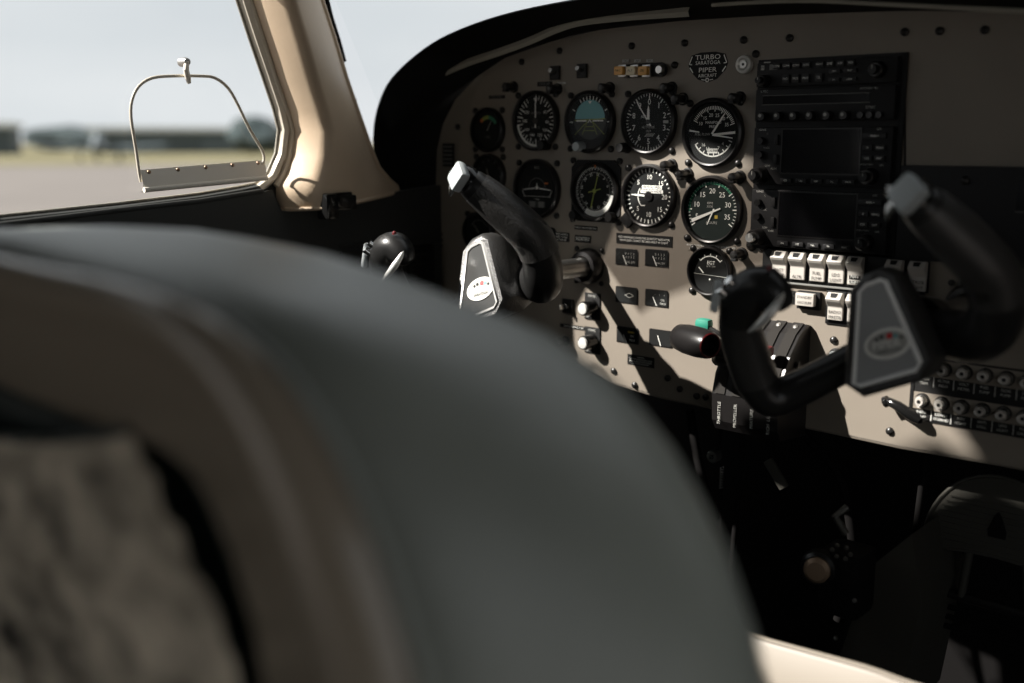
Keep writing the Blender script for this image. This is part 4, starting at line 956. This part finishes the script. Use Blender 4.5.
# console side
t = thing('center_console', 'olive carpeted console side rising from the footwell floor', 'console', (0, 0, 0))
A = [at(x, y, n=.02) for x, y in ((915, 532), (872, 566), (842, 650), (835, 720), (900, 720), (925, 600))]
MB().prism([(p.x, p.z) for p in A], -.03, .10).build('console_side', 'console', t, smooth=False)
MB().tube([p+Vector((0, -.012, 0)) for p in A[1:4]], .003, 8).build('console_edge', 'dark', t)
# rudder pedal
t = thing('rudder_pedal', 'arched ribbed metal rudder pedal with a teardrop hole at the right', 'pedal', at(996, 556, n=-.05))
W2, H2 = .078, .090
arch = []
for k in range(21):
    a = R(180-9*k); arch.append((W2*math.cos(a), H2*math.sin(a)))
m = MB(); lowc = [(W2*(1-2*k/12), -.010+.010*(1-(1-2*k/12)**2)) for k in range(1, 12)]
poly = arch+lowc
m.prism(poly, -.002, .002)
pb = m.build('pedal_plate', 'alu', t)
MB().tube([(x, -.002, z) for x, z in poly+[poly[0]]], .0022, 8, cap=False).build('rolled_rim', 'alu', t)
rb = MB()
for k in range(9):
    z = .006+k*.0065; hw = W2*math.sqrt(max(0, 1-(z/H2)**2))*.88
    rb.box((0, -.003, z), (hw*2, .0016, .0020))
MB().use('dark').raw([(x, -.0045, z) for x, z in ((-.009, .022), (-.010, .030), (-.004, .046), (0, .052), (.004, .046), (.010, .030), (.009, .022))], [list(range(7))[::-1]]).build('teardrop_hole', None, t, smooth=False)
tag(rb.build('tread', 'alu', t), kind='stuff')
for s in (-1, 1): MB().tube([(s*.030, .006, -.004), (s*.036, .010, -.060)], .005, 10).build('pedal_arm', 'alu', t)
MB().tube([(-.050, .012, -.062), (.060, .012, -.062)], .006, 10).build('torque_tube', 'satin', t)
for k in range(3): MB().tube([(-.07, .02, -.082-.012*k), (.09, .02, -.082-.012*k)], .0035, 8).build('floor_rib', 'dark', t)

# cream trimmed box edge low in the foreground
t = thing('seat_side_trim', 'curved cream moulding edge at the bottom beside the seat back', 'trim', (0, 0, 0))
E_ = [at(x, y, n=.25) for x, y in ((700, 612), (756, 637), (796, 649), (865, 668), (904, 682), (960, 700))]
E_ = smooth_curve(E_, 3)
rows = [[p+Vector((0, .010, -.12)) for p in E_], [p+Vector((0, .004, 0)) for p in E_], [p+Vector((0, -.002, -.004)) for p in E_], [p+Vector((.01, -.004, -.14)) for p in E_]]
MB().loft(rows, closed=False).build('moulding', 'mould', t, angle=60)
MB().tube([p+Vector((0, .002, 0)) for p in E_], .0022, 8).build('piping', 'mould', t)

# ================================================================== SEAT
XC = -.250
def half(pix, n, tail):
    P = [at(x, y, n=n) for x, y in pix]; P = [(p.x, p.z) for p in P]+tail
    return P
front = [(-.120, .8905), (-.075, .8850), (-.0295, .8773), (.0243, .8687), (.0640, .8530), (.0870, .8370), (.1065, .8195), (.1220, .8005), (.1370, .7785), (.1540, .7420), (.166, .70), (.174, .60), (.197, .45), (.195, .36)]
back = [(-.130, .8890), (-.095, .8895), (-.057, .8880), (-.028, .8835), (-.004, .8755), (.014, .8650), (.028, .8530), (.040, .8385), (.055, .8180), (.0735, .780), (.088, .72), (.098, .62), (.102, .47), (.102, .36)]
def full(h, topz):
    # right half plus a nearly level crown, mirrored about XC
    r = [Vector((x, z)) for x, z in h]; l = [Vector((2*XC-x, z)) for x, z in reversed(h)]
    crown = [Vector((XC-.06, topz)), Vector((XC, topz+.002)), Vector((XC+.06, topz))]
    # order: left bottom -> top -> right bottom
    return l+crown+r
fo, ba = full(front, .8945), full(back, .8890)
NN = len(fo)
c0 = Vector((XC, .60))
def ringp(t, y, ins=0.):     # t 0 = back lip outline, 1 = front outline
    res = []
    P = [ba[i].lerp(fo[i], t) for i in range(NN)]
    for i, p in enumerate(P):
        if ins:
            a, b = P[max(i-1, 0)], P[min(i+1, NN-1)]; tt = (b-a).normalized(); nn = Vector((tt.y, -tt.x)); p = p+nn*ins
        res.append(Vector((p.x, y, p.y)))
    return res
seat = thing('pilot_seat', 'large grey-green leather seat back filling the lower left foreground', 'seat', (0, 0, 0))
MB().loft([ringp(.30, -.868, .004), ringp(.36, -.862, -.001), ringp(.55, -.840, -.004), ringp(.85, -.800, -.001), ringp(1, -.768, 0), ringp(1, -.740, .003), ringp(1, -.715, .012), ringp(1, -.700, .035), ringp(1, -.695, .09)], closed=False).build('cushion', 'seat', seat, angle=80)
MB().loft([ringp(0, -.874, .074), ringp(0, -.882, .068), ringp(0, -.884, .030), ringp(0, -.888, .020), ringp(0, -.892, .010), ringp(0.02, -.889, .001), ringp(.12, -.882, -.001), ringp(.24, -.873, .001), ringp(.30, -.866, .006)], closed=False).build('back_shell', 'shell', seat, angle=80)
MB().loft([ringp(0, -.870, .080), ringp(0, -.874, .074)], closed=False).build('shell_edge', 'shade', seat, angle=80)
r = ringp(0, -.869, .079); MB().raw(r, [list(range(len(r)))]).build('back_panel', 'shade', seat, smooth=False)
MB().tube(ringp(.30, -.872, .001), .0022, 8).build('piping', 'seat', seat)
# net pocket
pk = [(x, z) for x, z in ((-.40, .800), (-.20, .808), (-.085, .812), (-.058, .800), (-.030, .765), (-.005, .715), (.012, .66), (.016, .52), (-.42, .52))]
G = []
rp = [at(x, y, n=.881) for x, y in ((132, 430), (158, 478), (182, 530), (206, 585), (228, 640), (244, 700))]
rp = [(p.x, p.z) for p in rp]+[(.004, .66), (.006, .52)]
def ri(v):
    v *= len(rp)-1; k = min(int(v), len(rp)-2); f = v-k
    return (rp[k][0]*(1-f)+rp[k+1][0]*f, rp[k][1]*(1-f)+rp[k+1][1]*f)
for i in range(22):
    v = i/21; xr, zr = ri(v); row = []
    for j in range(30):
        u = j/29; x = -.46+(xr+.46)*u
        sag = .030*math.sin(math.pi*u)*(1-v)
        row.append((x, -.883-.012*math.sin(math.pi*u)*math.sin(math.pi*min(1, v+.15))+random.uniform(-.0028, .0028), zr-sag))
    G.append(row)
MB().loft(G, closed=False).build('net_pocket', 'pocket', seat, angle=80)
MB().tube([G[0][j] for j in range(30)], .0025, 8).build('pocket_hem', 'shade', seat)
MB().box((XC, -.80, .30), (.34, .10, .30), .03).build('lower_back', 'shell', seat)
MB().box((XC, -.55, .36), (.42, .42, .12), .045).build('seat_cushion', 'seat', seat)
MB().box((XC, -.55, .20), (.32, .36, .20), .02).build('seat_base', 'dark', seat)

# ================================================================== OUTSIDE
GZ = -.90
def quadg(name, y0, y1, mat, z, kind='structure', x0=-700, x1=300):
    o = MB().raw([(x0, y0, z), (x1, y0, z), (x1, y1, z), (x0, y1, z)], [[0, 1, 2, 3]]).build(name, mat, None, smooth=False); return tag(o, kind=kind)
M['tarmac'] = pm('pale_tarmac', (.13, .116, .106), .9, var=(.12, .9, 1.08))
M['grass'] = pm('dry_grass', (.135, .120, .055), .95, var=(.05, .8, 1.2))
M['tree'] = pm('dark_blue_green_foliage', (.030, .045, .048), .95, var=(.6, .6, 1.4))
M['acw'] = pm('white_aircraft_paint', (.45, .47, .48), .35)
M['acg'] = pm('blue_grey_aircraft_paint', (.07, .09, .10), .4)
M['tyre'] = pm('tyre_rubber', (.02, .02, .02), .8)
M['hangar'] = pm('hangar_cladding', (.62, .64, .64), .6)
M['hangard'] = pm('hangar_dark', (.05, .065, .07), .6)
strux('ground_apron', MB().raw([(-900, -300, GZ), (900, -300, GZ), (900, 900, GZ), (-900, 900, GZ)], [[0, 1, 2, 3]]), 'tarmac')
# grass verge : a broad band starting ~60 m off, perpendicular to the line of sight out of the side window
vd = Vector((-math.sin(R(62)), math.cos(R(62)), 0)); vr = Vector((vd.y, -vd.x, 0))
def g(dist, lat, z=GZ): q = Vector((CAM.x, CAM.y, 0))+vd*dist+vr*lat; return Vector((q.x, q.y, z))
o = MB().raw([g(84, -260, GZ+.03), g(84, 200, GZ+.03), g(420, 500, GZ+.03), g(420, -500, GZ+.03)], [[0, 1, 2, 3]]).build('grass_field', 'grass', None, smooth=False); tag(o, kind='structure')
# trees far off
def blob(mb, c, rx, rz, seed):
    rnd = random.Random(seed); vs = []; fs = []; S, K = 14, 8
    for i in range(K+1):
        ph = math.pi*i/K
        for j in range(S):
            a = 2*math.pi*j/S; rr = 1+rnd.uniform(-.16, .16)
            vs.append(Vector((c.x+rx*rr*math.sin(ph)*math.cos(a), c.y+rx*rr*math.sin(ph)*math.sin(a), c.z+rz*rr*math.cos(ph))))
    for i in range(K):
        for j in range(S):
            j2 = (j+1) % S; fs.append([i*S+j, i*S+j2, (i+1)*S+j2, (i+1)*S+j])
    mb.raw(vs, fs)
TL = ['far dark tree at the left end of the tree line', 'broad far tree left of the parked aircraft', 'tall dark tree rising above the left hangar', 'low far bush near the hangar wall', 'rounded tree behind the parked aircraft tail',
      'wide dark tree seen through the wire frame', 'small far tree at the edge of the wire frame', 'low tree beyond the sandy bank', 'far tree seen past the forward window edge', 'distant tree seen between post and hood']
for k, (lat, dist, hgt, wd) in enumerate(((-88, 175, 6.5, 9), (-66, 178, 6, 12), (-54, 172, 9.0, 7), (-40, 192, 5.5, 9), (-24, 192, 6.5, 9), (-8, 196, 6.5, 14), (16, 140, 7.5, 6), (30, 196, 5, 12), (52, 170, 5.0, 12), (105, 170, 5.5, 14))):
    p = g(dist, lat); tr = thing('tree', TL[k], 'tree', p, 'trees beyond the apron')
    m = MB(); blob(m, Vector((0, 0, hgt*.36)), wd*.55, hgt*.27, k); blob(m, Vector((wd*.45, 0, hgt*.26)), wd*.4, hgt*.20, k+50); blob(m, Vector((-wd*.45, 1, hgt*.24)), wd*.42, hgt*.21, k+90); m.build('crown', 'tree', tr)
    MB().tube([(0, 0, 0), (0, 0, hgt*.5)], .3, 8).build('trunk', 'tyre', tr)
HL = [(-95, 150, 46, 4.3, 'long pale hangar with a flat white roof at the far left'), (-30, 152, 34, 4.0, 'pale hangar behind the parked aircraft'), (14, 162, 36, 3.6, 'low blue-grey building seen through the wire frame')]
for lat, dist, wd, hgt, lb in HL:
    p = g(dist, lat); h_ = thing('hangar', lb, 'building', p, 'buildings beyond the apron'); h_.rotation_euler = (0, 0, math.atan2(vr.y, vr.x))
    MB().box((0, 0, hgt*.42), (wd, 14, hgt*.84)).build('wall', 'hangard', h_, smooth=False)
    MB().box((0, 0, hgt*.92), (wd+1, 15, hgt*.16)).build('roof', 'hangar', h_, smooth=False)
    for k in range(3): MB().box((-wd*.32+wd*.32*k, -7.1, hgt*.30), (wd*.2, .2, hgt*.55)).build('door', 'acg', h_, smooth=False)
def aircraft(lat, dist, head, label, mat):
    t = thing('parked_aircraft', label, 'aircraft', g(dist, lat), 'parked light aircraft'); t.rotation_euler = (0, 0, head)
    MB().tube([(-3.9, 0, 1.25), (-3.5, 0, 1.25), (-2.2, 0, 1.35), (-.5, 0, 1.45), (1.2, 0, 1.4), (3.0, 0, 1.45), (4.4, 0, 1.5)], [.15, .45, .60, .68, .55, .30, .12], 16, sub=3).build('fuselage', mat, t, angle=70)
    MB().tube([(-1.3, 0, 1.75), (-.6, 0, 2.1), (.6, 0, 2.1), (1.7, 0, 1.75)], [.3, .48, .45, .2], 14, sub=3).build('canopy', 'acg', t, angle=70)
    w_ = MB(); w_.prismx([(-.0, 0), (0, 0)], 0, 0) if False else None
    MB().raw([(-1.0, -5.4, 1.35), (.4, -5.4, 1.35), (.8, 0, .95), (-1.1, 0, .95), (.4, 5.4, 1.35), (-1.0, 5.4, 1.35), (-.6, -5.4, 1.47), (-.4, 0, 1.18), (-.6, 5.4, 1.47)],
             [[0, 3, 2, 1], [3, 5, 4, 2], [0, 6, 7, 3], [6, 1, 2, 7], [3, 7, 8, 5], [7, 2, 4, 8]]).build('wing', mat, t, smooth=False)
    MB().prism([(3.3, 1.5), (4.0, 2.9), (4.6, 2.9), (4.6, 1.5)], -.06, .06).build('fin', mat, t, smooth=False)
    MB().box((4.1, 0, 1.6), (.9, 3.4, .08)).build('tailplane', mat, t, smooth=False)
    for (x, y) in ((-2.9, 0), (.2, -1.6), (.2, 1.6)):
        MB().tube([(x, y, 1.1), (x, y, .35)], .06, 8).build('gear_leg', 'tyre', t)
        MB().lathe([(0, -.12), (.22, -.12), (.28, -.06), (.28, .06), (.22, .12), (0, .12)], (x, y, .30), 18).build('wheel', 'tyre', t)
    for a in (0, 90): MB().box((-4.0, 0, 1.25), (.05, .12, 1.9), .01, Matrix.Rotation(R(a+20), 3, 'X')).build('propeller_blade', 'tyre', t)
aircraft(-36, 78, R(-128), 'blue-grey light aircraft parked nearest on the apron, dark wheels showing', 'acg')
aircraft(-50, 90, R(40), 'white light aircraft parked further left on the grass edge', 'acw')
aircraft(-2, 100, R(150), 'pale aircraft seen through the wire frame of the vent flap', 'acg')
aircraft(-74, 88, R(20), 'dark aircraft parked by the left hangar', 'acg')
